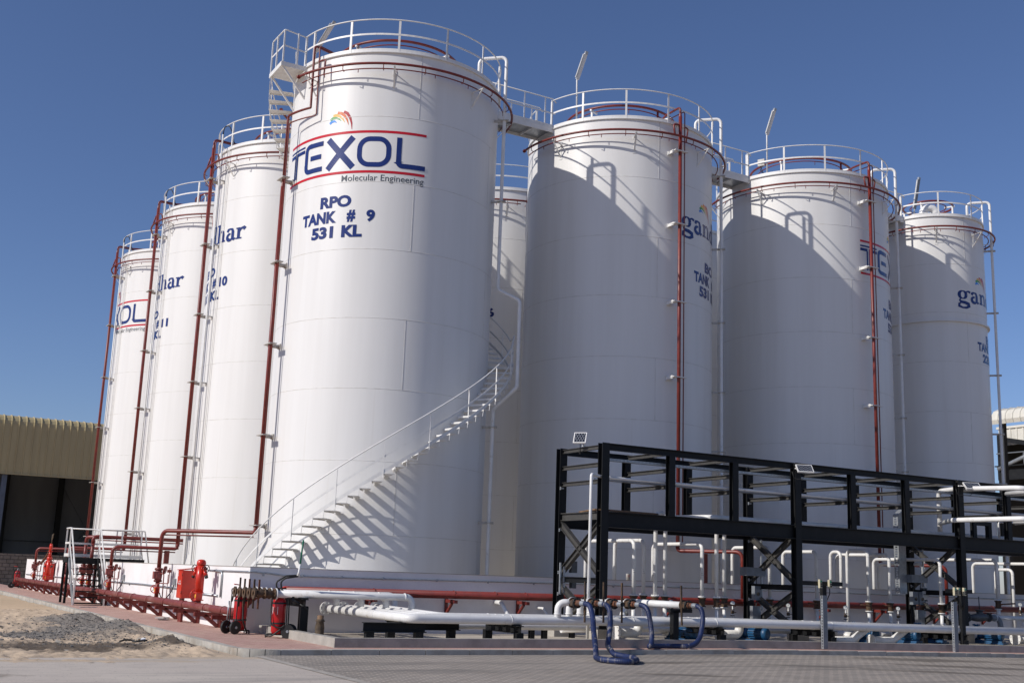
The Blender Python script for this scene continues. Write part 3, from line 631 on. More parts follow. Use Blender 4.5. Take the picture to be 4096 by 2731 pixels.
f6 = MB(); f6.tube([(7.95, 5.05, 15.98), (8.6, 4.6, 16.3), (8.45, 4.45, 17.25)], .07, 10, fil=.3); f6.box(8.36, 8.54, 4.36, 4.54, 17.25, 17.45); f6.build('foam_pourer', 'oxide', t)

# ================================================================ spiral staircase, platform, gangways
t = thing('spiral_staircase', 'white spiral staircase winding up the front tank from the corner of the bund wall', 'staircase', (0, 0, ZB))
RI, RO = R + .03, R + .77; A1 = 4.37; H1 = .2045
tr = MB()  # tread in local coords: x radial, y tangential
tr.add([(RI, -.10, 0), (RO, -.15, 0), (RO, .15, 0), (RI, .10, 0), (RI, -.10, -.008), (RO, -.15, -.008), (RO, .15, -.008), (RI, .10, -.008)], [(0, 1, 2, 3), (7, 6, 5, 4), (0, 4, 5, 1), (1, 5, 6, 2), (2, 6, 7, 3), (3, 7, 4, 0)])
tr.add([(RI, -.10, 0), (RO, -.15, 0), (RO, -.145, -.05), (RI, -.095, -.05)], [(0, 1, 2, 3)]); tr.box(RI - .03, RI + .16, -.05, .05, -.03, -.008); tr.box(RI - .035, RI + .03, -.06, .06, -.075, -.03)
KL, LA = 30, 13.0      # tread number of the landing and the angle it takes up
def st(u):             # stair parameter -> (angle, height); three steps of the parameter are the flat landing
    if u <= KL: return -160.2 + A1 * u, 1.715 + H1 * u
    if u <= KL + 3: return -160.2 + A1 * KL + LA * (u - KL) / 3, 1.715 + H1 * KL
    return -160.2 + A1 * (u - 3) + LA, 1.715 + H1 * (u - 3)
def hx(u, r, dz): a, z = st(u); return pol(0, 0, r, a, z + dz)
UT = 75
many(tr, 'tread', 'white', t, [((0, 0, st(u)[1]), radians(st(u)[0])) for u in range(-5, UT) if u not in (KL + 1, KL + 2, KL + 3)])
lm = MB(); aa = [st(KL)[0] + 1 + (LA + .5) * i / 6 for i in range(7)]; zl_ = st(KL)[1] + .002
for p, q in zip(aa, aa[1:]): lm.prism([pol(0, 0, RI, p, zl_ - .05), pol(0, 0, RO, p, zl_ - .05), pol(0, 0, RO, q, zl_ - .05), pol(0, 0, RI, q, zl_ - .05)], (0, 0, 1), .05)
lm.build('landing', 'white', t)
zp = []
for u in range(-5, UT):
    a, z = st(u); zp += [pol(0, 0, RO - .01, a - 2.0, z - .012), pol(0, 0, RO - .01, a + 2.05, z - .012)]
MB().tube(zp, .0095, 6).build('stringer_rod', 'white', t)
sb = MB(); mbar = MB()
for k2 in range(-10, 2 * UT - 1):
    u = k2 / 2
    sb.bar(hx(u, RO, .15), hx(u + .5, RO, .15), .010, .085); mbar.bar(hx(u, RO, .55), hx(u + .5, RO, .55), .010, .05)
sb.build('stringer_bar', 'white', t); mbar.build('knee_rail', 'white', t)
MB().tube([hx(-6, RO, 1.02) - V((0, 0, .55))] + [hx(u / 2, RO, 1.02) for u in range(-11, 2 * UT - 1)], .018, 8).build('handrail', 'white', t)
many(MB().box(-.016, .016, -.006, .006, 0, 1.02), 'handrail_post', 'white', t, [(hx(u, RO, 0), radians(st(u)[0])) for u in [-4.5] + [-.5 + 4 * i for i in range(19)]])
t2 = thing('access_platform', 'white landing platform high on the left edge of the front tank, above its stairs', 'platform', (-3.6, .1, 16.5))
pb = MB(); pb.box(-4.02, -3.28, -.47, .62, 16.46, 16.50); pb.box(-4.05, -4.02, -.5, .65, 16.42, 16.56).box(-4.02, -3.2, -.5, -.47, 16.42, 16.56)
pb.build('deck', 'white', t2)
bb = MB(); bb.bar((-3.98, -.44, 16.44), (-3.22, -.44, 15.55), .05, .05, (0, 1, 0)); bb.build('brace', 'white', t2); MB().bar((-3.98, .56, 16.44), (-3.24, .5, 15.5), .05, .05, (0, 1, 0)).build('brace', 'white', t2)
rb = MB(); rb.tube([pol(0, 0, R + .035, -174, 17.587), (-3.99, -.44, 17.62), (-4.02, .58, 17.62), hx(73.6, RO, 1.03)], .022, 8, fil=.06)
for z in (17.1,): rb.bar(pol(0, 0, R + .035, -174, z), (-4.0, -.46, z), .012, .05); rb.bar((-4.0, -.46, z), (-4.02, .6, z), .012, .05)
rb.build('handrail', 'white', t2)
many(MB().box(-.022, .022, -.022, .022, 0, 1.1), 'handrail_post', 'white', t2, [((-3.99, -.45, 16.5), 0), ((-3.55, -.45, 16.5), 0), ((-4.02, .1, 16.5), 0), ((-4.02, .6, 16.5), 0)])
def gangway(x0, x1, label, y0=-.62, y1=.28):
    t = thing('gangway', label, 'gangway', ((x0 + x1) / 2, 0, 16.5), 'gangways between the tank tops')
    d = MB(); d.box(x0, x1, y0, y1, 16.52, 16.54); d.build('deck', 'galv', t)
    b = MB(); b.box(x0 - .1, x1 + .1, y0 - .03, y0, 16.42, 16.6).box(x0 - .1, x1 + .1, y1, y1 + .03, 16.42, 16.6)
    n = 3
    for i in range(n + 1): x = x0 + (x1 - x0) * i / n; b.box(x - .02, x + .02, y0, y1, 16.45, 16.519)
    b.build('frame', 'white', t)
    for y in (y0, y1):
        h = MB(); h.tube([(x0 - .15, y, 17.64), (x1, y, 17.64), (x1 + .12, y, 17.52)], .021, 8, fil=.05); h.bar((x0 - .1, y, 17.12), (x1 + .1, y, 17.12), .012, .05); h.bar((x0, y, 16.66), (x1, y, 16.66), .008, .09)
        hr = h.build('handrail', 'white', t)
        many(MB().box(-.018, .018, -.018, .018, 0, 1.08), 'handrail_post', 'white', hr, [((x0 + (x1 - x0) * f, y, 16.56), 0) for f in (.08, .5, .86)])
gangway(3.24, 5.5, 'white gangway bridging from the staircase tank to the tank on its right')
gangway(11.96, 14.22, 'white gangway bridging the two middle tanks of the front row')
gangway(20.68, 22.52, 'short white gangway leading to the small right-hand tank, mostly hidden behind a tank top')
# lamp poles on the tank tops
def lamp(loc, top, tip, label, tilt_only=False):
    t = thing('light_pole', label, 'light pole', loc, 'tube light poles on the tank tops')
    b, m_, e = V(loc), V(top), V(tip)
    MB().tube([b, m_, m_ + (e - m_) * .25], .028, 8).build('pole', 'white' if not tilt_only else 'galv', t)
    d = (e - m_).normalized(); sd = d.cross(V((0, 1, 0))).normalized(); n = sd.cross(d)
    l = MB(); l.obox((m_ + e) / 2 + d * .04, d, sd, n, (e - m_).length / 2, .055, .035); l.build('lamp_housing', 'grey' if tilt_only else 'white', t)
    l = MB(); l.obox((m_ + e) / 2 + d * .04 + sd * .06, d, sd, n, (e - m_).length / 2 - .04, .035, .03); l.build('lamp_tube', 'lamp', t)
    MB().obox(e + d * .07, d, sd, n, .05, .05, .045).build('end_cap', 'galv', t)
lamp((5.895, -1.511, TOP + .1), (5.88, -1.49, 18.10), (6.05, -1.73, 18.98), 'tube light on a tall white pole above the tank right of the staircase tank')
lamp((14.52, -1.306, TOP + .1), (14.52, -1.31, 18.16), (14.67, -1.56, 19.08), 'tube light on a tall white pole on the second tank top from the right')
lamp((-3.02, -.5, TOP + .1), (-3.09, -.75, 16.98), (-2.86, -1.46, 17.66), 'leaning tube light behind the handrail on top of the staircase tank')
lamp((22.93, -.82, TOP + .1), (22.95, -.86, 17.0), (23.05, -1.05, 18.25), 'grey leaning strip light on the small right-hand tank top', True)
t = thing('junction_box', 'small grey junction box with dangling cables on a handrail, second tank from the right', 'junction box', (14.44, -1.1, 17.1))
MB().obox((14.43, -1.1, 17.13), (.89, .45, 0), (.45, -.89, 0), (0, 0, 1), .05, .13, .13).build('enclosure', 'oldwhite', t)
for k in (-.05, .05): MB().tube([(14.43, -1.1 + k, 17.0), (14.46 + k, -1.05, 16.85), (14.5, -1.1 + k, 16.72)], .014, 6).build('cable', 'rubber', t)
# earthing / instrument conduits beside the left risers
for key in ('T10', 'T11', 'T12'):
    root, cx, cy, r = TANKS[key]; P = lambda a, dr, z: pol(cx, cy, r + dr, a, z)
    t = thing('instrument_conduit', {'T10': 'white vertical conduit with a black cable loop on top, on the second sunlit tank', 'T11': 'white vertical conduit with a black cable loop on top, on the third sunlit tank', 'T12': 'white vertical conduit with a black cable loop on top, on the farthest sunlit tank'}[key], 'conduit', P(-168.5, .2, 1), 'conduits up the sunlit tanks')
    MB().tube([P(-169.5, .22, ZB), P(-169.5, .22, 17.15)], .032, 8).build('conduit_pipe', 'white', t)
    g = MB()
    for a, dr in ((-166.4, .05), (-164.6, .05)): g.tube([P(a, dr, ZB), P(a, dr, 16.55)], .013, 6)
    g.build('thin_conduit', 'white', t)
    MB().tube([P(-169.5, .22, 17.15), P(-169.3, .2, 17.45), P(-166.5, .1, 17.5), P(-164, .02, 17.2), P(-163.5, -.05, 16.85), P(-161, -.1, 16.68)], .02, 6, fil=.12).build('cable_loop', 'rubber', t)
    many(MB().box(0, .2, -.02, .02, -.02, .02).box(0, .02, -.08, .08, -.09, .02), 'conduit_bracket', 'oldwhite', t, [(P(-169.5, 0, z), radians(-169.5)) for z in (15.4, 12.95, 10.3, 7.9, 5.25, 2.7)])

# ================================================================ fire main round the bund wall
t = thing('fire_main', 'long dusty red fire main on red brackets, running round both faces of the bund wall', 'pipe', (-5.6, -4, .1))
MB().tube([(-5.6, 33.2, .575), (-5.6, -4.95, .575), (-5.6, -5.55, .575), (-5.15, -5.55, .98), (-4.4, -5.52, 1.09)], .09, 16, fil=.22).build('main_pipe', 'oxdust', t)
MB().tube([(-4.45, -5.52, 1.09), (31, -5.52, 1.09)], .098, 16).build('main_pipe', 'oxide', t)
br = MB()
br.bar((.02, 0, .415), (-.66, 0, .415), .10, .10); br.box(-.04, .03, -.10, .10, .06, .46); br.bar((-.03, 0, .11), (-.40, 0, .39), .10, .09)
ys = [-4.62] + [-3.05 + 2.06 * i for i in range(18)]
many(br, 'pipe_bracket', 'oxide', t, [((-5.232, y, 0), 0) for y in ys])
ub = MB(); ub.tube([(-.096, 0, .46), (-.096, 0, .575), *[(-.096 * cos(a), 0, .575 + .096 * sin(a)) for a in [pi * i / 10 for i in range(1, 10)]], (.096, 0, .575), (.096, 0, .46)], .008, 6)
many(ub, 'pipe_clamp', 'oxide', t, [((-5.6, y, 0), 0) for y in ys])
br = MB(); br.box(-.05, .05, -.55, -.42, .88, .96); br.bar((0, -.36, .93), (0, 0, .93), .09, .08); br.box(-.045, .045, -.02, .0, .56, .98); br.bar((0, -.34, .88), (0, -.02, .60), .06, .05)
xs2 = [-2.2, 0, 2.12, 7.0, 10.1, 12.9, 15.4, 18.2, 20.6]
many(br, 'pipe_bracket', 'oxide', t, [((x, -5.117, 0), 0) for x in xs2])
ub = MB(); ub.tube([(0, -.105, 0), *[(0, -.105 * cos(a), .105 * sin(a)) for a in [pi * i / 8 for i in range(9)]], (0, .105, -.05)], .009, 6)
many(ub, 'pipe_clamp', 'oxide', t, [((x, -5.52, 1.09), 0) for x in xs2 + [1.2]])

def wheel(mb, c, axis, r, tr_=.012, spokes=4):
    ax = V(axis).normalized(); u = ax.orthogonal().normalized(); v = ax.cross(u); c = V(c)
    mb.tube([c + (u * cos(2 * pi * i / 24) + v * sin(2 * pi * i / 24)) * r for i in range(24)], tr_, 6, closed=True)
    for i in range(spokes):
        a = pi * i / spokes * 2; mb.tube([c, c + (u * cos(a) + v * sin(a)) * r], tr_ * .7, 6)
    mb.cyl(c - ax * .02, c + ax * .02, tr_ * 2, 8)
def dot(mb, c, axis, r): mb.disc(c, axis, r, .006, 16)
# deluge valve stations
GV = 'red deluge valve stations along the sunlit bund wall'
def valve_station(x, y, label, facing=0, group=GV, top=1.5):
    t = thing('valve_station', label, 'valve station', (x, y, .66), group)
    MB().cyl((x, y, .64), (x, y, 1.12), .06, 12).cyl((x, y, 1.36), (x, y, top), .062, 12).build('spool_pipe', 'oxide', t)
    g = MB(); g.box(x - .06, x + .06, y - .075, y + .075, .77, .93); g.disc((x, y, .76), (0, 0, 1), .10, .022); g.disc((x, y, .92), (0, 0, 1), .10, .022); g.cyl((x, y, .85), (x, y + .30, .88), .018, 8); g.box(x - .085, x - .055, y - .13, y - .03, .77, .93)
    gv = g.build('gate_valve', 'red', t)
    h = MB(); wheel(h, (x, y + .31, .88), (0, 1, .1), .11); h.build('handwheel', 'red', gv)
    h = MB(); dot(h, (x - .086, y - .08, .855), (-1, 0, 0), .045); h.build('indicator_disc', 'lyellow', gv)
    v = MB(); v.flange((x, y, 1.10), (0, 0, 1), .12, .03, 18, 8); v.flange((x, y, 1.43), (0, 0, 1), .12, .03, 18, 8); v.build('flange', 'oxide', t)
    v = MB(); v.lathe([(.075, 0), (.105, .04), (.11, .15), (.10, .25), (.08, .29)], (x, y, 1.13), n=16); v.box(x - .15, x - .04, y - .10, y + .07, 1.17, 1.38); v.box(x - .08, x + .06, y - .13, y + .11, 1.2, 1.34); v.build('deluge_valve', 'pinkred', t)
    p = MB(); yy = y - .24
    p.tube([(x, y - .1, 1.32), (x + .1, yy, 1.32), (x + .12, yy, .2)], .017, 6, fil=.05); p.tube([(x, y - .1, 1.05), (x + .1, yy, 1.05), (x + .22, yy - .14, 1.05), (x + .22, yy - .14, 1.50)], .015, 6, fil=.04)
    p.tube([(x + .1, yy, .62), (x + .2, yy - .1, .62), (x + .2, yy - .1, 1.3)], .012, 6, fil=.04); p.tube([(x, y - .06, 1.12), (x - .01, y - .12, 1.0), (x, y - .10, .7)], .014, 6, fil=.04)
    p.box(x + .16, x + .26, yy - .2, yy - .1, 1.36, 1.44); p.cyl((x + .14, yy, .98), (x + .14, yy - .12, .98), .012, 6); p.build('trim_pipe', 'oxide', t)
    MB().lathe([(0, .02), (.06, .03), (.11, .015), (.12, -.03), (0, -.03)], (x + .12, yy + .05, 1.43), (-.8, .5, .2), n=18).build('alarm_gong', 'oxide', t)
    MB().tube([(x + .05, y - .1, .78), (x + .1, y - .16, .64), (x + .2, y - .3, .62), (x + .3, y - .5, .85), (x + .34, y - .52, 1.02)], .016, 6, fil=.1).build('cable', 'rubber', t)
    MB().box(x + .30, x + .36, y - .62, y - .45, 1.02, 1.2).build('junction_box', 'galv', t)
    return t
valve_station(XS, 2.36, 'red deluge valve station beside the near hose cabinet')
valve_station(XS, 9.3, 'red deluge valve station just right of the crossover stair foot')
t = valve_station(XS, 13.0, 'right one of the paired red valve stations seen through the crossover stair treads', top=2.3)
MB().tube([(XS, 13.0, 2.25), (XS, 13.0, 2.5), (6, 13.0, 2.5)], .068, 12, fil=.2).build('feed_pipe', 'oxide', t); MB().tube([(XS + .2, 13.1, 2.38), (5, 13.1, 2.38)], .024, 8).build('trim_line', 'oxide', t)
t = valve_station(XS, 14.4, 'left one of the paired red valve stations seen through the crossover stair treads', top=2.3)
MB().tube([(XS, 14.4, 2.25), (XS, 14.4, 2.5), (XS + .8, 13.3, 2.5)], .068, 12, fil=.2).build('feed_pipe', 'oxide', t)
valve_station(XS, 18.2, 'red deluge valve station left of the crossover stair, by its black leg')
valve_station(XS, 27.1, 'farthest red deluge valve station at the left end of the bund wall')
# hydrants
def hydrant(x, y, label, monitor=False):
    t = thing('fire_hydrant', label, 'hydrant', (x, y, .67), 'red hydrant columns on the fire main')
    MB().cyl((x, y, .6), (x, y, .74), .075, 14).build('stub_pipe', 'oxide', t)
    g = MB(); g.disc((x, y, .72), (0, 0, 1), .13, .025); g.disc((x, y, .90), (0, 0, 1), .13, .025); g.box(x - .07, x + .07, y - .09, y + .09, .74, .9); g.box(x - .10, x - .06, y - .14, y - .0, .74, .92); g.cyl((x, y, .83), (x, y + .2, .83), .018, 8)
    gv = g.build('gate_valve', 'red', t); h = MB(); wheel(h, (x, y + .24, .84), (0, 1, 0), .15, .016); h.build('handwheel', 'red', gv); h = MB(); dot(h, (x - .101, y - .07, .83), (-1, 0, 0), .05); h.build('indicator_disc', 'lyellow', gv)
    b = MB(); b.cyl((x, y, .92), (x, y, 1.62), .105, 20); b.lathe([(.115, 0), (.12, .02), (.115, .06), (.105, .10), (.07, .13), (0, .14)], (x, y, 1.61), n=20); b.build('barrel', 'red', t)
    for s in (-1, 1):
        d = V((s * .45, -s * .9, 0)) if s < 0 else V((.35, -.95, 0)); c = V((x, y, 1.50))
        v = MB(); v.cyl(c, c + d * .19, .055, 12); v.disc(c + d * .12, d, .085, .02); v.cyl(c + d * .16 + V((0, 0, -.02)), c + d * .24 + V((0, 0, -.16)), .05, 10); vo = v.build('outlet_valve', 'red', t)
        v = MB(); wheel(v, c + d * .24 + V((0, 0, .02)), d, .085, .011); v.build('handwheel', 'rubber', vo); v = MB(); q = c + d * .24 + V((0, 0, -.16)); v.cyl(q, q + V((d.x * .03, d.y * .03, -.05)), .045, 10); v.build('hose_coupling', 'rubber', vo)
    if monitor:
        m_ = MB(); m_.cyl((x, y, 1.7), (x, y, 1.98), .06, 12); m_.disc((x, y, 1.76), (0, 0, 1), .1, .02); m_.disc((x, y, 1.95), (0, 0, 1), .1, .02); m_.tube([(x, y, 1.95), (x, y + .14, 2.08), (x, y + .05, 2.28), (x, y - .13, 2.24), (x, y - .12, 2.05), (x, y + .02, 1.98)], .055, 10, fil=.12)
        mo = m_.build('fire_monitor', 'red', t)
        n = MB(); n.tube([(x, y + .05, 2.05), (x - .05, y + .75, 1.72), (x - .1, y + 1.5, 1.46)], [.045, .04, .06], 10); n.build('nozzle', 'orust', mo)
        n = MB(); n.tube([(x, y, 2.2), (x - .02, y - .25, 2.45), (x - .02, y - .5, 2.72)], .022, 6, fil=.1); n.tube([(x, y - .05, 2.2), (x, y - .08, 2.7)], .02, 6); n.tube([(x + .05, y - .1, 2.25), (x - .08, y + .1, 1.98), (x - .05, y + .3, 1.9)], .02, 6, fil=.08); n.build('rope', 'cloth', mo)
    return t
hydrant(XS - .02, -2.25, 'tall red hydrant column with black handwheels, near the wall corner')
hydrant(XS - .02, 22.8, 'far red hydrant column carrying a roped water cannon on top', True)
# hose cabinets
def cabinet(y0, label):
    t = thing('hose_cabinet', label, 'hose cabinet', (-5.43, y0 + .25, .70), 'red fire hose cabinets'); x0, x1 = -5.62, -5.26
    MB().box(x0, x1, y0, y0 + .52, .72, 1.45).build('cabinet_body', 'red', t)
    MB().add([(x0 - .03, y0 - .03, 1.451), (x1, y0 - .03, 1.50), (x1, y0 + .55, 1.50), (x0 - .03, y0 + .55, 1.451), (x0 - .03, y0 - .03, 1.47), (x1, y0 - .03, 1.52), (x1, y0 + .55, 1.52), (x0 - .03, y0 + .55, 1.47)], [(0, 3, 2, 1), (4, 5, 6, 7), (0, 1, 5, 4), (1, 2, 6, 5), (2, 3, 7, 6), (3, 0, 4, 7)]).build('cabinet_roof', 'red', t)
    d = MB().box(x0 - .012, x0 - .001, y0 + .02, y0 + .50, .74, 1.43).build('door', 'red', t)
    h = MB()
    for z in (.83, 1.3): h.cyl((x0 - .01, y0 + .02, z), (x0 - .01, y0 + .02, z + .08), .012, 6)
    h.build('hinge', 'oxide', d); MB().box(x0 - .03, x0 - .012, y0 + .44, y0 + .47, 1.0, 1.1).build('handle', 'bolt', d)
    class FS(Sign):
        def P(s, x, y, off=None): return V((x0 - .0135, y0 + .26 - x, y))
    s = FS(0, 0, 1, 0); s.text('FIRE HOSE', -.12, .14, 1.075, 1.125, .02)
    L = [[(-.10, 1.165), (-.06, 1.155), (-.05, 1.17)], [(-.035, 1.16), (.0, 1.155), (.02, 1.17), (.03, 1.15)], [(.045, 1.16), (.09, 1.155), (.10, 1.175), (.12, 1.155)], [(.06, 1.185), (.065, 1.186)], [(-.08, 1.185), (-.075, 1.186)], [(.0, 1.19), (.006, 1.19)]]
    for p in L: s.stroke(p, .011, 1)
    for z in (1.36, 1.29): s.stroke([(-.21, z), (-.19, z + .05), (-.17, z)], .02, 1)
    s.build('lettering', 'lwhite', d)
    MB().box(x0 + .06, x0 + .12, y0 + .1, y0 + .42, .1, .72).build('stand', 'oxide', t)
cabinet(-.60, 'large red FIRE HOSE cabinet beside the near hydrant column'); cabinet(23.5, 'small looking red hose cabinet by the far hydrant column')

# ================================================================ crossover stair over the bund wall
t = thing('crossover_stair', 'black and white metal crossover stair bridging the fire main and the bund wall', 'stair', (-6, 11, .1))
x0, x1, yb, yt, zl = -6.48, -5.5, 10.45, 12.3, 1.70
for x in (x0, x1):
    MB().bar((x, yb, .1), (x, yt, zl - .05), .05, .17).build('stringer', 'grey' if x == x0 else 'black', t)
many(MB().box(x0 + .03, x1 - .03, -.12, .12, -.02, .02), 'tread', 'black', t, [((0, yb + .12 + (yt - yb) * k / 8, .1 + (zl - .1) * (k + .35) / 8.3), 0) for k in range(8)])
MB().box(x0 - .03, -3.85, 12.3, 13.25, zl - .03, zl).build('landing_deck', 'black', t)
f = MB(); f.box(x0 - .05, -3.83, 12.24, 12.298, zl - .17, zl + .02).box(x0 - .05, -3.83, 13.252, 13.3, zl - .17, zl + .02).box(x0 - .06, x0 - .03, 12.298, 13.252, zl - .17, zl + .02); f.build('landing_beam', 'black', t)
many(MB().box(-.04, .04, -.04, .04, 0, zl - .17 - .1), 'leg', 'black', t, [((x0, 12.32, .1), 0), ((x0, 13.2, .1), 0), ((-5.35, 13.2, .1), 0)])
many(MB().box(-.035, .035, -.035, .035, 0, zl - .19 - ZB), 'leg', 'black', t, [((-4.0, 12.27, ZB), 0), ((-4.0, 13.2, ZB), 0)])
for x in (x0 - .02, x1 + .02):
    h = MB(); h.bar((x, yb - .05, .1), (x, yb - .05, 1.05), .05, .05, (0, 1, 0)); h.tube([(x, yb - .1, 1.0), (x, yb + .05, 1.12), (x, yt - .05, zl + 1.05)], .026, 8, fil=.05); h.tube([(x, yb - .05, .6), (x, yt, zl + .5)], .02, 8); h.bar((x, 11.2, .8), (x, 11.2, 1.78), .045, .045, (0, 1, 0)); h.build('stair_handrail', 'white', t)
h = MB()
for y, xa in ((12.28, x1 + .02), (13.26, x0)):
    h.tube([(xa, y, zl + 1.06), (-3.9, y, zl + 1.06), (-3.62, y, zl - .3)], .026, 8, fil=.05); h.bar((xa, y, zl + .53), (-4.1, y, zl + .53), .012, .07); h.bar((xa, y, zl + .1), (-3.9, y, zl + .1), .01, .11)
    for x in [xa, -4.7, -4.0]: h.bar((x, y, zl - .02), (x, y, zl + 1.05), .05, .02, (0, 1, 0))
h.tube([(x0 - .02, 12.28, zl + 1.06), (x0 - .02, 13.26, zl + 1.06)], .026, 8); h.bar((x0 - .02, 12.2, zl + .53), (x0 - .02, 13.3, zl + .53), .012, .07); h.bar((x0 - .02, 12.2, zl + .1), (x0 - .02, 13.3, zl + .1), .012, .11)
h.bar((x0 - .02, 12.3, zl), (x0 - .02, 12.3, zl + 1.05), .05, .05, (0, 1, 0)); h.tube([(x1, 12.28, zl + 1.02), (x1, 13.2, zl + 1.02)], .02, 8)
h.build('landing_handrail', 'white', t)

# ================================================================ conduits on the walls
t = thing('wall_conduit', 'thin grey conduit clipped along the sunlit bund wall, stepping up near the corner', 'conduit', (-5.22, 10, .9))
MB().tube([(-5.225, 32.5, .83), (-5.225, 15, .90), (-5.225, 6, .945), (-5.225, 1.6, .93), (-5.225, .1, .87), (-5.225, -2.6, .86)], .026, 8, fil=.4).build('conduit_pipe', 'galv', t)
MB().tube([(-5.225, -2.9, .83), (-5.225, -2.9, 1.45), (-5.225, -2.2, 1.48)], .03, 8, fil=.1).tube([(-5.225, -1.6, 1.48), (-5.225, -5.12, 1.49), (-5.12, -5.128, 1.49), (-4.75, -5.128, 1.47), (-4.35, -5.128, 1.425), (-2.4, -5.128, 1.425), (3, -5.128, 1.46), (14, -5.128, 1.46), (24, -5.128, 1.42)], .02, 8, fil=.06).build('conduit_pipe', 'galv', t)
cb = MB()
many(MB().box(-.03, .0, -.02, .02, -.035, .04), 'conduit_clip', 'galv', t, [((-5.21, y, .9), 0) for y in (4, 7.8, 20, 24.6)])
many(MB().box(-.02, .02, -.03, .0, -.03, .035), 'conduit_clip', 'galv', t, [((x, -5.117, 1.43), 0) for x in (-4.88, -3.9, -2.9, -1.8, -.3, 1.2, 2.6, 5.2, 7.6)])

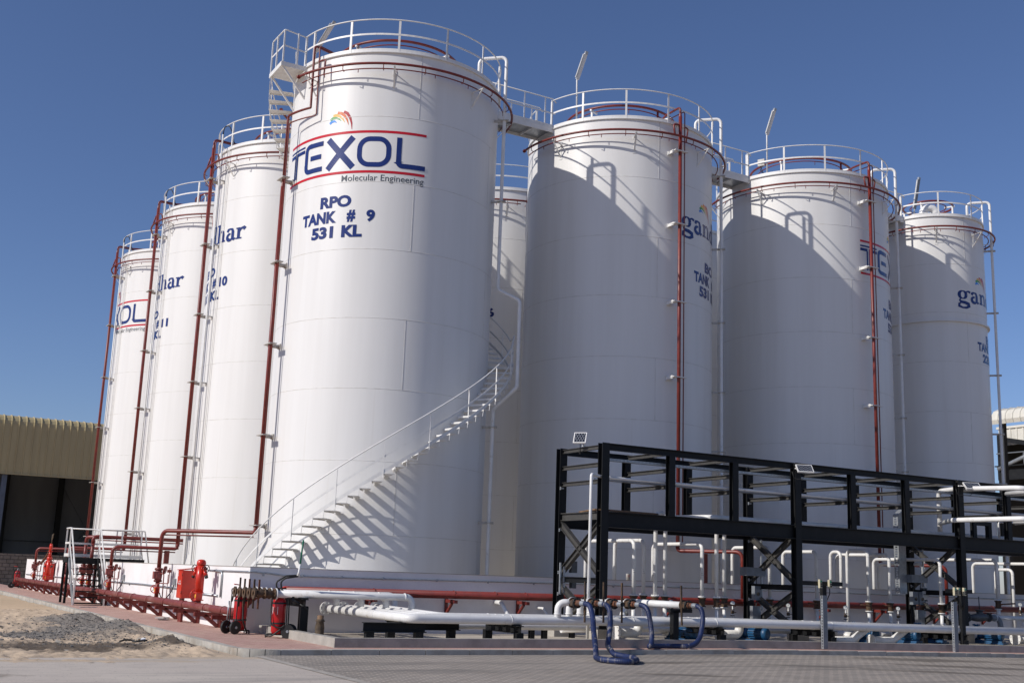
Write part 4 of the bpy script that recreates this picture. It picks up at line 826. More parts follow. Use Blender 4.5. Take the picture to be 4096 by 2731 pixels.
# ================================================================ wheeled fire extinguishers
def extinguisher(x, y, rz, label, lance=False, small=False):
    """built in place: trolley axis along direction rz (towards the wheels)"""
    z = .105; t = thing('wheeled_extinguisher', label, 'fire extinguisher', (x, y, z), 'red wheeled fire extinguishers')
    d = V((cos(rz), sin(rz), 0)); s = V((-d.y, d.x, 0)); up = V((0, 0, 1)); O = V((x, y, z)); rc = .15; zb = .08
    W = lambda a, b, c: O + d * a + s * b + up * c
    MB().lathe([(0, zb), (rc * .8, zb), (rc, zb + .05), (rc, .74), (rc * .93, .80), (rc * .6, .86), (.04, .89), (.04, .92)], O, n=24).build('cylinder', 'exred', t)
    b = MB()
    for c in (.29, .72): b.lathe([(rc + .002, c), (rc + .006, c), (rc + .006, c + .035), (rc + .002, c + .035)], O, n=24, smooth=False)
    b.build('strap', 'rubber', t)
    for sg in (-1, 1):
        w_ = MB(); c = W(.25, sg * .15, .145); w_.tube([c - s * .03, c + s * .03], .145, 24); w_.tube([c + (d * cos(2 * pi * i / 24) + up * sin(2 * pi * i / 24)) * .125 for i in range(24)], .028, 8, closed=True); wh = w_.build('wheel', 'rubber', t)
        h = MB(); h.cyl(c - s * .045, c + s * .045, .03, 12); h.build('hub', 'galv', wh)
    f = MB(); f.cyl(W(.25, -.16, .145), W(.25, .16, .145), .014, 8); f.tube([W(.26, -.11, .14), W(.2, -.11, .3), W(.19, -.11, .9), W(.22, -.1, 1.0), W(.22, .1, 1.0), W(.19, .11, .9), W(.2, .11, .3), W(.26, .11, .14)], .014, 8, fil=.06)
    f.tube([W(.2, -.1, .07), W(-.24, -.08, .07), W(-.24, -.08, .0)], .016, 8, fil=.03); f.tube([W(.2, .1, .07), W(-.24, .08, .07), W(-.24, .08, .0)], .016, 8, fil=.03); f.box(x - .1, x + .1, y - .1, y + .1, z + .06, z + .08); f.build('trolley_frame', 'rubber', t)
    v = MB(); v.cyl(W(0, 0, .9), W(0, 0, .99), .035, 12); v.box(x - .05, x + .05, y - .05, y + .05, z + .93, z + .97); v.build('valve_head', 'galv', t)
    l = MB(); l.tube([W(.02, -.04, 1.07), W(.08, -.05, 1.09), W(.2, -.05, 1.1)], .012, 6); l.build('release_lever', 'red', t)
    if lance:
        MB().tube([W(-.03, .05, .98), W(-.12, .04, 1.02), W(-.17, -.02, .95), W(-.16, -.10, .55), W(-.12, -.19, .28), W(.1, -.2, .2), W(.2, -.17, .3), W(.14, -.18, .22), W(-.1, -.18, .03), W(-.25, -.1, .05)], .017, 8, fil=.1).build('hose', 'rubber', t)
        MB().tube([W(0, 0, 1.0), W(-.1, 0, 1.08), W(-.1, .0, 1.2), W(.1, .0, 1.33), W(.37, .0, 1.35)], .02, 8, fil=.1).tube([W(.37, 0, 1.33), W(.1, -.05, 1.28), W(0, -.05, 1.2), W(.03, -.05, 1.04), W(.2, -.06, .86)], .02, 8, fil=.1).build('hose', 'rubber', t)
        MB().tube([W(.18, -.06, .88), W(.45, -.08, .74)], .03, 8).tube([W(.44, -.08, .75), W(.66, -.09, .62)], .017, 8).box(*[q for k in range(3) for q in (W(.3, -.07, .8)[k] - .025, W(.3, -.07, .8)[k] + (.09 if k == 2 else .025))]).build('discharge_gun', 'rubber', t)
        MB().tube([W(.37, 0, 1.34), W(.38, 0, 1.42), W(.395, 0, 1.60)], [.04, .025, .022], 8).build('lance_grip', 'white', t)
        MB().tube([W(.395, 0, 1.60), W(.43, .0, 2.13)], .02, 8).build('lance_tube', 'green', t)
        s1 = Sign(x, y, rc, degrees(rz) - 115, z); s1.stroke([(0, .50), (0, .66)], .14, .02); s1.build('inspection_label', 'lwhite', t)
        s1 = Sign(x, y, rc, degrees(rz) - 115, z); s1.k = 2
        for k in range(4): s1.stroke([(-.05, .635 - .022 * k), (.05 - .02 * (k % 2), .635 - .022 * k)], .006, .03)
        s1.build('label_print', 'lgrey', t)
        s1 = Sign(x, y, rc, degrees(rz) - 165, z)
        for k in range(9): s1.stroke([(-.05, .6 - .035 * k), (.03 - .02 * (k % 3), .6 - .035 * k)], .010, .03)
        s1.build('instruction_print', 'lwhite', t)
    else:
        MB().tube([W(0, 0, .98), W(-.05, .1, 1.0), W(.0, .17, .95), W(.1, .2, .6), W(.12, .24, .3), W(0, .22, .12), W(-.1, .15, .02)], .02, 8, fil=.08).tube([W(0, 0, .97), W(.12, 0, .96), W(.2, -.02, .8), W(.1, -.16, .86), W(.18, -.1, .72)], .02, 8, fil=.08).build('hose', 'rubber', t)
        MB().tube([W(.17, -.2, .72), W(.19, -.2, .3)], .02, 8).build('lance_tube', 'galv', t)
        if not small:
            aa = degrees(rz) + 160
            s1 = Sign(x, y, rc, aa, z); s1.stroke([(0, .36), (0, .70)], .135, .02); s1.build('label_plate', 'lwhite', t)
            s1 = Sign(x, y, rc, aa, z); s1.k = 2; s1.stroke([(0, .38), (0, .63)], .115, .02); s1.build('label_field', 'lred', t)
            s1 = Sign(x, y, rc, aa, z); s1.k = 3; s1.stroke([(0, .645), (0, .69)], .115, .02); s1.build('label_band', 'navy', t)
            class VS(Sign):
                def P(s, x, y, off=None): return Sign.P(s, -.032 - y, .40 + x)
            s1 = VS(x, y, rc, aa, z); s1.k = 4; s1.text('POWDER', 0, .19, -.02, .012, .03)
            for k in range(4): s1.stroke([(.01, -.05 - .012 * k), (.17 - .03 * (k % 2), -.05 - .012 * k)], .005, .03)
            s1.build('label_print', 'lwhite', t)
    return t
extinguisher(-5.08, -7.03, radians(-30), 'red wheeled extinguisher with a raised green lance, standing against the concrete curb', lance=True)
extinguisher(-5.52, -5.62, radians(205), 'red POWDER wheeled extinguisher under the rusty valves at the wall corner')
extinguisher(-5.5, 33.6, radians(180), 'distant red wheeled extinguisher with coiled hoses at the far end of the wall', small=True)

# ================================================================ transfer lines (rusty inlet valves - pad - hose connections)
GL = 'white transfer pipelines with rusty inlet valves'
def rod_valve(mb_parent, c, ax, name='butterfly_valve', mat='rust', rodh=.32):
    """wafer valve with raised rim and a square operating rod standing through it"""
    c, ax = V(c), V(ax).normalized(); v = MB()
    v.flange(c, ax, .115, .028, 20, 8); v.tube([c + ax * .03, c + ax * .12, c + ax * .2], [.07, .075, .07], 14); v.flange(c + ax * .2, ax, .118, .026, 20, 8); v.box(*[q for k in range(3) for q in (c[k] + ax[k] * .11 - .05, c[k] + ax[k] * .11 + .05 + (.05 if k == 2 else 0))])
    return v.build(name, mat, mb_parent)
xb = [-3.05 + .43 * i for i in range(4)]; yb_ = [-9.5 + .35 * i for i in range(4)]; yu = [-6.15, -6.5, -6.85, -7.2]; xu = [-3.46, -3.05, -2.64, -2.22]
words = ['nearest to the wall at its valve end and foremost along the curb', 'second nearest to the wall at its rusty valve', 'third from the wall at its rusty valve', 'with the front rusty valve, hindmost along the pad']
valx = [.96, 1.47, 1.98, 2.49]
for i in range(4):
    t = thing('transfer_pipeline', 'white transfer pipeline ' + words[i], 'pipeline', (-3, yu[i], .3), GL)
    f0 = V((-3.45 + .43 * i, -5.72 + .02 * i, .70 + .012 * i)); cr = V((xb[i], yb_[i], .655))
    k = (yu[i] - f0.y) / (cr.y - f0.y); L = f0.lerp(cr, k)
    m_ = MB(); m_.tube([f0, cr, V((6, yb_[i], .655)), V((26, yb_[i], .655 + zdip(26)))], .097, 18, fil=.2, k=8); m_.build('lower_pipe', 'pipe', t)
    m_ = MB(); m_.tube([(-5.25, yu[i], 1.04), (L.x, yu[i], 1.04), (L.x, yu[i], .7)], .078, 16, fil=.17, k=8); m_.tube([(L.x - .21, yu[i], 1.04), (L.x - .17, yu[i], 1.04)], .09, 16); m_.build('upper_pipe', 'pipe', t)
    m_ = MB(); m_.flange(f0 + V((0, .06, 0)), (0, -1, 0), .16, .03, 24, 8); m_.disc(f0 + V((0, .10, 0)), (0, -1, 0), .16, .03, 24); m_.build('blind_flange', 'pipe', t)
    w_ = MB(); dr = (cr - f0).normalized()
    for q in (.32, .62): c = f0 + dr * q * (cr - f0).length; w_.tube([c - dr * .006, c + dr * .006], .101, 18)
    for x in (-.6, 2.7, 5.2, 9.1, 14.2, 19): w_.tube([(x - .008, yb_[i], .655 + zdip(x)), (x + .008, yb_[i], .655 + zdip(x))], .104, 18)
    w_.build('pipe_clamp', 'pipe', t)
    MB().flange((-5.22, yu[i], 1.04), (-1, 0, 0), .125, .03, 20, 0).build('end_flange', 'pipe', t)
    vo = MB(); c = V((-5.26, yu[i], 1.04)); vo.flange(c, (-1, 0, 0), .12, .028, 20, 8); vo.lathe([(.07, .02), (.085, .10), (.095, .18), (.07, .22)], c, (-1, 0, 0), 16); vo.flange(c - V((.22, 0, 0)), (-1, 0, 0), .115, .03, 20, 8); vo.lathe([(.07, .25), (.08, .33), (.07, .40)], c, (-1, 0, 0), 16); vo.lathe([(.055, .49), (.055, .455), (.12, .455), (.12, .49), (.055, .49)], c, (-1, 0, 0), 20, smooth=False); vo.lathe([(.052, .40), (.052, .49)], c, (-1, 0, 0), 16); va = vo.build('inlet_valve', 'rust', t)
    MB().bar(c + V((-.36, .01, -.33)), c + V((-.37, -.01, .30)), .035, .035, (0, 1, 0)).build('operating_rod', 'orust' if i % 2 else 'rust', va)
    # hose connection: riser off the lower line, elbow towards the road, wafer valve, nipple, coupling
    xv = valx[i]; xr = xv - .27 + .09 * (3 - i) * .0 - (.02 * (3 - i)); q = V((xv - xr, -9.62 - yb_[i], 0)); 
    MB().tube([(xr, yb_[i], .66), (xr, yb_[i], 1.065), (xv - .02, -9.62, 1.065)], .078, 16, fil=.17, k=8).tube([(xr, yb_[i], .795), (xr, yb_[i], .815)], .09, 16).build('hose_branch', 'pipe', t)
    c = V((xv - .02, -9.60, 1.065)); MB().flange(c, (0, -1, 0), .125, .026, 22, 0).build('branch_flange', 'pipe', t)
    b = MB(); b.disc(c + V((0, -.028, 0)), (0, -1, 0), .115, .03, 22); b.tube([c + V((0, -.05, 0)), c + V((0, -.20, 0))], .085, 16); b.box(c.x - .10, c.x + .03, c.y - .17, c.y - .08, c.z - .06, c.z + .06); bv = b.build('hose_valve', 'rust', t)
    b = MB(); b.flange(c + V((0, -.20, 0)), (0, -1, 0), .120, .034, 24, 8); b.build('flange_ring', 'rubber', bv)
    b = MB(); b.lathe([(.075, 0), (.062, .06), (.055, .16)], c + V((0, -.235, 0)), (0, -1, 0), 16); b.build('nipple', 'orust', bv)
    b = MB(); b.lathe([(.060, 0), (.064, .02), (.064, .07), (.058, .09), (.058, .16)], c + V((0, -.38, 0)), (0, -1, 0), 16); b.build('coupling', 'galv', bv)
    if i == 2: MB().lathe([(0, .0), (.045, 0), (.06, .02), (.06, .05)], c + V((.10, -.52, -.20)), (.9, -.3, .2), 14).build('dust_cap', 'dkgrey', bv)
    if i != 3: MB().bar(c + V((.16, -.30, -.42)), c + V((.15, -.30, .48)), .034, .034, (0, 1, 0)).build('operating_rod', 'rust', bv)
t = thing('transfer_pipeline', 'white transfer pipeline with the hindmost rusty valve, against the shaded wall', 'pipeline', (-3, -5.8, .3), GL)
MB().tube([(-5.25, -5.8, 1.04), (-1.75, -5.8, 1.04), (-1.75, -5.8, .45), (-1.75, -7.9, .45), (14, -7.9, .40)], .078, 16, fil=.17).build('upper_pipe', 'pipe', t)
c = V((-5.26, -5.8, 1.04)); MB().flange((-5.22, -5.8, 1.04), (-1, 0, 0), .125, .03, 20, 0).build('end_flange', 'pipe', t)
vo = MB(); vo.flange(c, (-1, 0, 0), .12, .028, 20, 8); vo.lathe([(.07, .02), (.095, .14), (.07, .22)], c, (-1, 0, 0), 16); vo.flange(c - V((.22, 0, 0)), (-1, 0, 0), .115, .03, 20, 8); vo.lathe([(.07, .25), (.08, .33), (.07, .40)], c, (-1, 0, 0), 16); vo.lathe([(.055, .49), (.055, .455), (.12, .455), (.12, .49), (.055, .49)], c, (-1, 0, 0), 20, smooth=False); va = vo.build('inlet_valve', 'rust', t)
MB().bar(c + V((-.36, .01, -.33)), c + V((-.37, -.01, .32)), .035, .035, (0, 1, 0)).build('operating_rod', 'rust', va)
# fifth hose connection: cross pipe from behind, on a black post
t = thing('branch_pipeline', 'short white pipe on a black post with the right-hand rusty hose valve', 'pipeline', (4.1, -9, .11))
MB().tube([(4.1, -9.60, 1.07), (4.1, -7.25, 1.07), (3.7, -7.6, .40), (2.0, -7.5, .36)], .078, 16, fil=.2, k=8).build('cross_pipe', 'pipe', t)
MB().box(3.64, 3.80, -9.86, -9.72, .11, .93).box(3.55, 4.2, -9.86, -9.72, .90, .985).build('support_post', 'black', t)
c = V((4.1, -9.62, 1.07)); b = MB(); b.flange(c, (0, -1, 0), .12, .028, 22, 0); b.tube([c + V((0, -.05, 0)), c + V((0, -.20, 0))], .085, 16); b.box(c.x - .10, c.x + .03, c.y - .17, c.y - .08, c.z - .06, c.z + .06); bv = b.build('hose_valve', 'rust', t)
b = MB(); b.flange(c + V((0, -.20, 0)), (0, -1, 0), .120, .034, 24, 8); b.build('flange_ring', 'rubber', bv); b = MB(); b.lathe([(.075, 0), (.062, .06), (.055, .16)], c + V((0, -.235, 0)), (0, -1, 0), 16); b.build('nipple', 'orust', bv); b = MB(); b.lathe([(.060, 0), (.064, .02), (.064, .07), (.058, .09), (.058, .16)], c + V((0, -.38, 0)), (0, -1, 0), 16); b.build('coupling', 'galv', bv)
MB().bar(c + V((-.24, -.28, -.46)), c + V((-.27, -.28, .46)), .034, .034, (0, 1, 0)).build('operating_rod', 'rust', bv)
# ribbed blue hoses
def hose(pts, label):
    P = fillet(pts, .35, 8); Q = [P[0]]
    for a, b in zip(P, P[1:]):
        n = max(1, int((b - a).length / .011))
        for i in range(1, n + 1): Q.append(a.lerp(b, i / n))
    for _ in range(6): Q = [Q[0]] + [(Q[i - 1] + Q[i] * 2 + Q[i + 1]) / 4 for i in range(1, len(Q) - 1)] + [Q[-1]]
    t = tag(MB().tube(Q, [.059 if (i % 3) else .053 for i in range(len(Q))], 14).build('transfer_hose', 'hose'), label, 'hose', 'blue ribbed transfer hoses')
hose([(.94, -10.10, 1.065), (.95, -10.30, 1.05), (.90, -10.47, .90), (.79, -10.70, .74), (.60, -11.0, .56), (.37, -11.4, .36), (.06, -11.9, .19), (-.30, -12.45, .075), (-.42, -12.85, .068), (-.33, -13.25, .068), (-.05, -13.38, .068), (.30, -13.0, .068), (.60, -12.5, .068), (.66, -12.1, .068), (.62, -11.75, .09), (.84, -11.2, .22), (1.08, -10.9, .42), (1.32, -10.6, .68), (1.43, -10.42, .92), (1.45, -10.28, 1.05), (1.45, -10.10, 1.065)], 'blue ribbed hose looping flat on the paving between the two left hose valves')
hose([(2.47, -10.10, 1.065), (2.48, -10.28, 1.05), (2.50, -10.40, .95), (2.52, -10.45, .72), (2.53, -10.5, .48), (2.46, -10.6, .28), (2.34, -10.72, .19), (2.36, -10.62, .17), (2.62, -10.42, .168), (3.0, -10.36, .168), (3.3, -10.44, .168), (3.52, -10.56, .17), (3.74, -10.58, .23), (3.93, -10.5, .39), (4.06, -10.40, .58), (4.13, -10.35, .77), (4.14, -10.31, .95), (4.11, -10.26, 1.05), (4.10, -10.12, 1.07)], 'blue ribbed hose lying along the kerb and rising to the right-hand hose valve')
# pad supports
def hframe(x0, x1, y, zt, label, legs, z0=.112, stubs=0, run='x'):
    t = thing('pipe_support', label, 'pipe support', (x0, y, z0), 'black steel pipe supports on the pad'); zz = zdip(x0)
    if run == 'x': MB().ibeam((x0, y, zt - .10 + zz), (x1, y, zt - .10 + zz), .20, .18).build('beam', 'black', t)
    else: MB().ibeam((x0, y, zt - .09 + zz), (x0, x1, zt - .09 + zz), .17, .14).build('beam', 'black', t)
    for lx, ly in legs: MB().box(lx - .09, lx + .09, ly - .07, ly + .07, z0, zt - (.20 if run == 'x' else .175) + zz).build('leg', 'black', t)
    if stubs:
        s = MB()
        for k in range(stubs): yy = y + (x1 - y) * (k + .5) / stubs; s.box(x0 - .11, x0 + .11, yy - .045, yy + .045, zt - .005 + zz, zt + .012 + zz)
        s.build('clamp_plate', 'black', t)
hframe(-3.98, -2.55, -9.22, .557, 'black beam on two legs under the bend of the white transfer lines', [(-3.84, -9.22), (-2.70, -9.22)]); hframe(-3.0, -1.2, -8.2, .557, 'black beam farther back under the transfer lines, one leg in view', [(-2.9, -8.2), (-1.4, -8.2)])
for i, x in enumerate((-.45, 5.3, 9.0, 14.1, 19.2)):
    hframe(x, -8.1, -9.72, .545, ['black pipe support below the lines between the bend and the left rack column', 'black pipe support below the lines behind the right-hand hose', 'black pipe support below the lines by the left push-button post', 'black pipe support below the lines by the right push-button post', 'black pipe support below the lines at the right edge of the view'][i], [(x, -9.62), (x, -8.2)], run='y', stubs=4)
hframe(-4.62, -5.6, -7.42, .955, 'black frame on tall posts carrying the upper lines just behind the rusty inlet valves', [(-4.62, -7.32), (-4.62, -5.75)], run='y', stubs=5)
for x, y in ((1.45, -7.0), (1.7, -7.2), (2.9, -6.6)):
    t = thing('pipe_stanchion', 'small black H-section stanchion on the pad floor behind the low white pipes', 'pipe support', (x, y, .112), 'small stanchions on the pad'); MB().ibeam((x, y, .112), (x, y, .36), .12, .12, .012, .014, (0, 1, 0)).build('post', 'black', t); MB().box(x - .08, x + .08, y - .08, y + .08, .36, .372).build('cap_plate', 'black', t)
t = thing('post_stub', 'short timber post stub wrapped in brown sackcloth behind the pad curb', 'post', (-4.3, -7.5, .112))
MB().lathe([(.075, 0), (.07, .5), (.0, .51)], (-4.3, -7.55, .112), n=12).build('post', 'wood', t); MB().lathe([(.12, 0), (.10, .12), (.105, .25), (.085, .36), (.11, .38), (.08, .42)], (-4.3, -7.55, .112), n=9).build('wrapping', 'cloth', t)
for x, z, r, lb in ((1.45, .92, .06, 'white drain pipe elbowing out of the shaded wall between two red brackets'), (2.75, .80, .035, 'thin white drain pipe elbowing out of the wall just left of the rack')):
    t = tag(MB().tube([(x, -5.0, z), (x, -5.42, z), (x + .12, -5.75, z - .45), (x + .14, -5.85, z - .7)], r, 12, fil=.12).build('drain_pipe', 'pipe'), lb, 'pipe')

# ================================================================ pipe rack
t = thing('pipe_rack', 'black steel pipe rack with cross-braced bays standing in front of the right-hand tanks', 'pipe rack', (9.5, -7, .11))
ZT = 5.02; XC = [2.9, 9.45, 16.22, 23.0]; YF, YK = -7.9, -5.9
col = MB(); col.ibeam((0, 0, .42), (0, 0, ZT), .21, .22, .014, .018, (0, 1, 0)); col.box(-.16, .16, -.16, .16, .40, .42)
many(col, 'column', 'black', t, [((x, y, 0), 0) for x in XC for y in (YF, YK)])
many(MB().box(-.22, .22, -.2, .2, .05, .40), 'pedestal', 'conc', t, [((x, y, 0), 0) for x in XC for y in (YF, YK)])
for y in (YF, YK):
    for a, b in zip(XC, XC[1:]):
        MB().ibeam((a + .11, y, 3.095), (b - .11, y, 3.095), .39, .19, .014, .022).build('main_beam', 'black', t); MB().ibeam((a + .11, y, 4.935), (b - .11, y, 4.935), .17, .15).build('top_beam', 'black', t)
XI = [5.03, 7.19, 11.62, 13.86, 18.5, 20.8]
many(MB().ibeam((0, 0, 3.29), (0, 0, 4.85), .17, .19, .012, .015, (0, 1, 0)), 'intermediate_post', 'black', t, [((x, y, 0), 0) for x in XI for y in (YF, YK)])
cb = MB().ibeam((0, YF + .1, 0), (0, YK - .1, 0), .105, .09, .010, .012)
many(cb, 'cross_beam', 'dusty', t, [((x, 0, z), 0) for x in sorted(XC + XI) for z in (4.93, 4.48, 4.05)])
many(MB().ibeam((0, YF + .1, 0), (0, YK - .1, 0), .20, .12), 'floor_beam', 'dusty', t, [((x, 0, 3.19), 0) for x in sorted(XC + XI)])  # cross and floor beams wear the steel colour lightened to look sunlit
for x in XC[:3]:
    for (za, zb) in ((3.0, 1.75), (1.75, 3.0)):
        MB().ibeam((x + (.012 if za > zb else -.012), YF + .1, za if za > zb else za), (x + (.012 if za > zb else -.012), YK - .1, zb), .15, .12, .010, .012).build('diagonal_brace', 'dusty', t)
    MB().ibeam((x, YF + .11, 1.57), (x, YK - .11, 1.57), .15, .12).build('strut', 'black', t)
    for (za, zb) in ((1.42, .45), (.45, 1.42)):
        MB().ibeam((x + (.012 if za > zb else -.012), YF + .1, za), (x + (.012 if za > zb else -.012), YK - .1, zb), .15, .12, .010, .012).build('diagonal_brace', 'dusty', t)  # braces too: sunlight on their faces is part of the colour
hk = MB()
many(MB().box(-.05, .05, -.16, -.11, -.015, .015).box(-.05, -.035, -.16, -.11, -.04, .04), 'lug', 'galv', t, [((x - .06, y, z), 0) for x in XC[:3] for y in (YK,) for z in (3.95, 2.85, 1.75, 1.2)])
t = thing('portal_frame', 'small black goalpost frame standing on the rack deck towards the right', 'frame', (17.5, -7.6, 3.3)); MB().box(17.12, 17.27, -7.7, -7.56, 3.29, 3.70).box(17.83, 17.98, -7.7, -7.56, 3.29, 3.70).box(17.12, 17.98, -7.7, -7.56, 3.70, 3.82).build('frame', 'black', t)
# cable trays on the rack
def tray(x0, x1, y, z, wd, label):
    t = thing('cable_tray', label, 'cable tray', (x0, y, z), 'perforated cable trays'); b = MB(); b.box(x0, x1, y - wd / 2, y + wd / 2, z, z + .004)
    for s in (-1, 1):
        yy = y + s * wd / 2; n = int((x1 - x0) / .12)
        b.box(x0, x1, yy - .003, yy + .003, z, z + .022).box(x0, x1, yy - .003, yy + .003, z + .042, z + .06)
        for i in range(n): xx = x0 + i * .12; b.box(xx, xx + .05, yy - .003, yy + .003, z + .022, z + .042)
    b.build('tray', 'galv', t)
tray(3.05, 22.5, -7.68, 4.60, .18, 'grey perforated cable tray running along the upper tier of the rack'); tray(3.05, 22.5, -7.38, 4.115, .26, 'grey perforated cable tray running along the middle tier of the rack')
tag(MB().tube([(2.28, -8.25, .11), (2.30, -8.25, 4.16), (3.0, -7.75, 4.165), (22, -7.75, 4.14)], .038, 10, fil=.06).build('rack_conduit', 'pipe'), 'slender white upright pipe that turns at the top and runs along the rack', 'pipe')
t = thing('rack_pipe', 'white pipe lying along the rack deck above the main beam', 'pipe', (8, -7.3, 3.3)); MB().tube([(6.6, -6.0, 3.38), (6.9, -7.3, 3.38), (23, -7.3, 3.36)], .072, 14, fil=.25).build('deck_pipe', 'pipe', t)
for i, (x, y) in enumerate(((5.20, -7.05), (5.87, -6.6), (7.25, -7.1), (7.99, -6.55))):
    t = thing('riser_pipeline', 'straight white vertical pipe up to the rack, ' + ['leftmost of the four', 'second from left of the four', 'third from left of the four', 'rightmost of the four'][i], 'pipeline', (x, y, .11), 'straight white pipes rising to the rack')
    MB().tube([(x, y, 1.25), (x, y, 3.38), (x + .3, y + .1, 3.42)], .055, 14, fil=.12).tube([(x, y, .25), (x, y, .96)], .055, 14).build('pipe', 'pipe', t)
    f = MB(); f.flange((x, y, 1.22), (0, 0, 1), .11, .028, 18, 6); f.flange((x, y, .945), (0, 0, 1), .11, .025, 18, 0); f.build('flange', 'pipe', t)
    f = MB(); f.disc((x, y, 1.18), (0, 0, 1), .108, .035, 18); f.lathe([(.07, .98), (.085, 1.03), (.08, 1.10), (.09, 1.18)], (x, y, 0), n=14); f.disc((x, y, .97), (0, 0, 1), .105, .03, 18); va = f.build('ball_valve', 'rust', t)
    MB().tube([(x, y - .09, 1.08), (x + .05, y - .14, 1.10), (x + .5, y - .2, 1.03)], [.03, .02, .022], 8).build('lever', 'orust', va)
# suction and delivery hoops that step over the bund wall
def hoop(x, yf, zt, label, yb=-4.5, zfl=1.24, check=False, valve=True, r=.053, lev=1, zb=ZB):
    t = thing('hoop_pipe', label, 'pipe', (x, yf, .11), 'white hoop pipes stepping over the bund wall')
    MB().tube([(x, yf, zfl if valve else .3), (x, yf, zt), (x, yb, zt), (x, yb, zb)], r, 14, fil=.17, k=7).build('hoop', 'pipe', t)
    w_ = MB(); w_.tube([(x, yf, zt - .19), (x, yf, zt - .175)], r + .006, 14); w_.tube([(x, yf + .19, zt), (x, yf + .205, zt)], r + .006, 14); w_.build('weld_bead', 'pipe', t)
    s = Sign(x, yf, r, -118); z = 1.92
    for k in range(3): s.stroke([(-.03, z - .05 * k), (-.01, z + .008 - .05 * k), (.012, z - .05 * k), (.03, z + .006 - .05 * k)][:2 + k % 3], .006, 1)
    s.build('marker_note', 'lgrey', t)
    if not valve: return t
    MB().cyl((x, yf, .3), (x, yf, zfl - .28), r, 14).build('lower_leg', 'pipe', t)
    z = zfl
    f = MB(); f.flange((x, yf, z - .02), (0, 0, 1), .11, .028, 18, 6); f.flange((x, yf, z - .30), (0, 0, 1), .11, .025, 18, 6); f.build('flange', 'pipe', t)
    if check:
        f = MB(); f.flange((x, yf, z - .05), (0, 0, 1), .115, .03, 18, 6); f.lathe([(.07, z - .40), (.10, z - .3), (.115, z - .2), (.10, z - .1), (.08, z - .05)], (x, yf, 0), n=16); f.flange((x, yf, z - .42), (0, 0, 1), .115, .03, 18, 6); f.cyl((x, yf, z - .2), (x - .12, yf - .14, z - .24), .10, 16); cv = f.build('check_valve', 'dkgrey', t)
        MB().flange((x - .12, yf - .14, z - .24), (-.65, -.76, 0), .135, .03, 22, 10).build('cover_plate', 'oldwhite', cv); z -= .45
    f = MB(); f.disc((x, yf, z - .06), (0, 0, 1), .112, .035, 18); f.lathe([(.07, z - .27), (.088, z - .22), (.08, z - .14), (.09, z - .06)], (x, yf, 0), n=14); f.disc((x, yf, z - .275), (0, 0, 1), .108, .03, 18); va = f.build('ball_valve', 'rust', t)
    if lev: MB().tube([(x - .02, yf - .09, z - .15), (x - .06 * lev, yf - .14, z - .13), (x - .55 * lev, yf - .2, z - .10)], [.03, .02, .024], 8).build('lever', 'orust', va)
    return t
hoop(4.67, -6.82, 2.655, 'white hoop pipe whose top passes behind the left front rack column')
hoop(5.665, -5.9, 2.71, 'white hoop pipe with both legs visible right of the left rack column', lev=0)
hoop(7.03, -6.75, 2.67, 'white hoop pipe crossing in front of the red riser foot', lev=0)
hoop(10.04, -6.15, 2.70, 'white hoop pipe passing behind the middle rack columns', lev=1)
hoop(12.1, -5.95, 2.66, 'white hoop pipe straddling the middle front rack column', lev=1)
hoop(14.43, -6.68, 2.66, 'long white hoop pipe between the middle and right rack columns', lev=1)
hoop(14.15, -4.95, 2.74, 'short white hoop pipe with two close legs right of the left push-button post', yb=-4.5, valve=False)
hoop(13.6, -6.6, 2.76, 'short white hoop pipe beside the long one, its valve with a pressure gauge', yb=-5.75, zb=.3)
hoop(16.1, -7.2, 2.58, 'white hoop pipe disappearing behind the right front rack column', lev=0)
hoop(16.33, -6.33, 2.44, 'low white hoop pipe with the black check valve', check=True, zfl=1.72, lev=1)
hoop(18.5, -7.4, 2.66, 'white hoop pipe with a brown valve to the right of the right rack column', lev=-1, zfl=1.42)
hoop(21.0, -7.4, 2.62, 'tall white hoop pipe cut by the right edge of the view', lev=0)
hoop(22.2, -5.2, 2.45, 'lower white hoop pipe near the right edge of the view', valve=False)
# manifold at the right
t = thing('valve_manifold', 'white manifold with a grey gate valve and curved pipe at the lower right', 'manifold', (18, -7.4, .11))
MB().tube([(18.5, -7.4, 1.14), (18.5, -7.4, .87)], .06, 14).tube([(18.3, -7.42, .87), (22, -7.42, .84)], .065, 14).build('header_pipe', 'pipe', t)
f = MB()
for x in (18.28, 19.75): f.flange((x, -7.42, .865), (-1, 0, 0), .13, .03, 20, 8)
f.build('flange', 'pipe', t)
g = MB(); g.tube([(17.1, -7.4, .86), (17.45, -7.4, .86), (17.75, -7.4, .87), (17.95, -7.4, .87)], [.08, .13, .13, .09], 16); g.flange((17.05, -7.4, .86), (-1, 0, 0), .14, .03, 20, 8); g.flange((18.0, -7.4, .87), (1, 0, 0), .14, .03, 20, 8); g.cyl((17.6, -7.4, .9), (17.6, -7.4, 1.08), .10, 14); g.disc((17.6, -7.4, 1.07), (0, 0, 1), .15, .03, 18); g.cyl((17.6, -7.4, 1.1), (17.58, -7.4, 1.5), .015, 8); g.build('gate_valve', 'dkgrey', t)
MB().tube([(18.05, -7.4, .87), (18.4, -7.5, .86), (18.45, -7.52, .3)], .085, 14, fil=.2).build('curved_pipe', 'grey', t); MB().cyl((16.2, -7.4, .86), (17.0, -7.4, .86), .075, 14).build('stub_pipe', 'pipe', t)
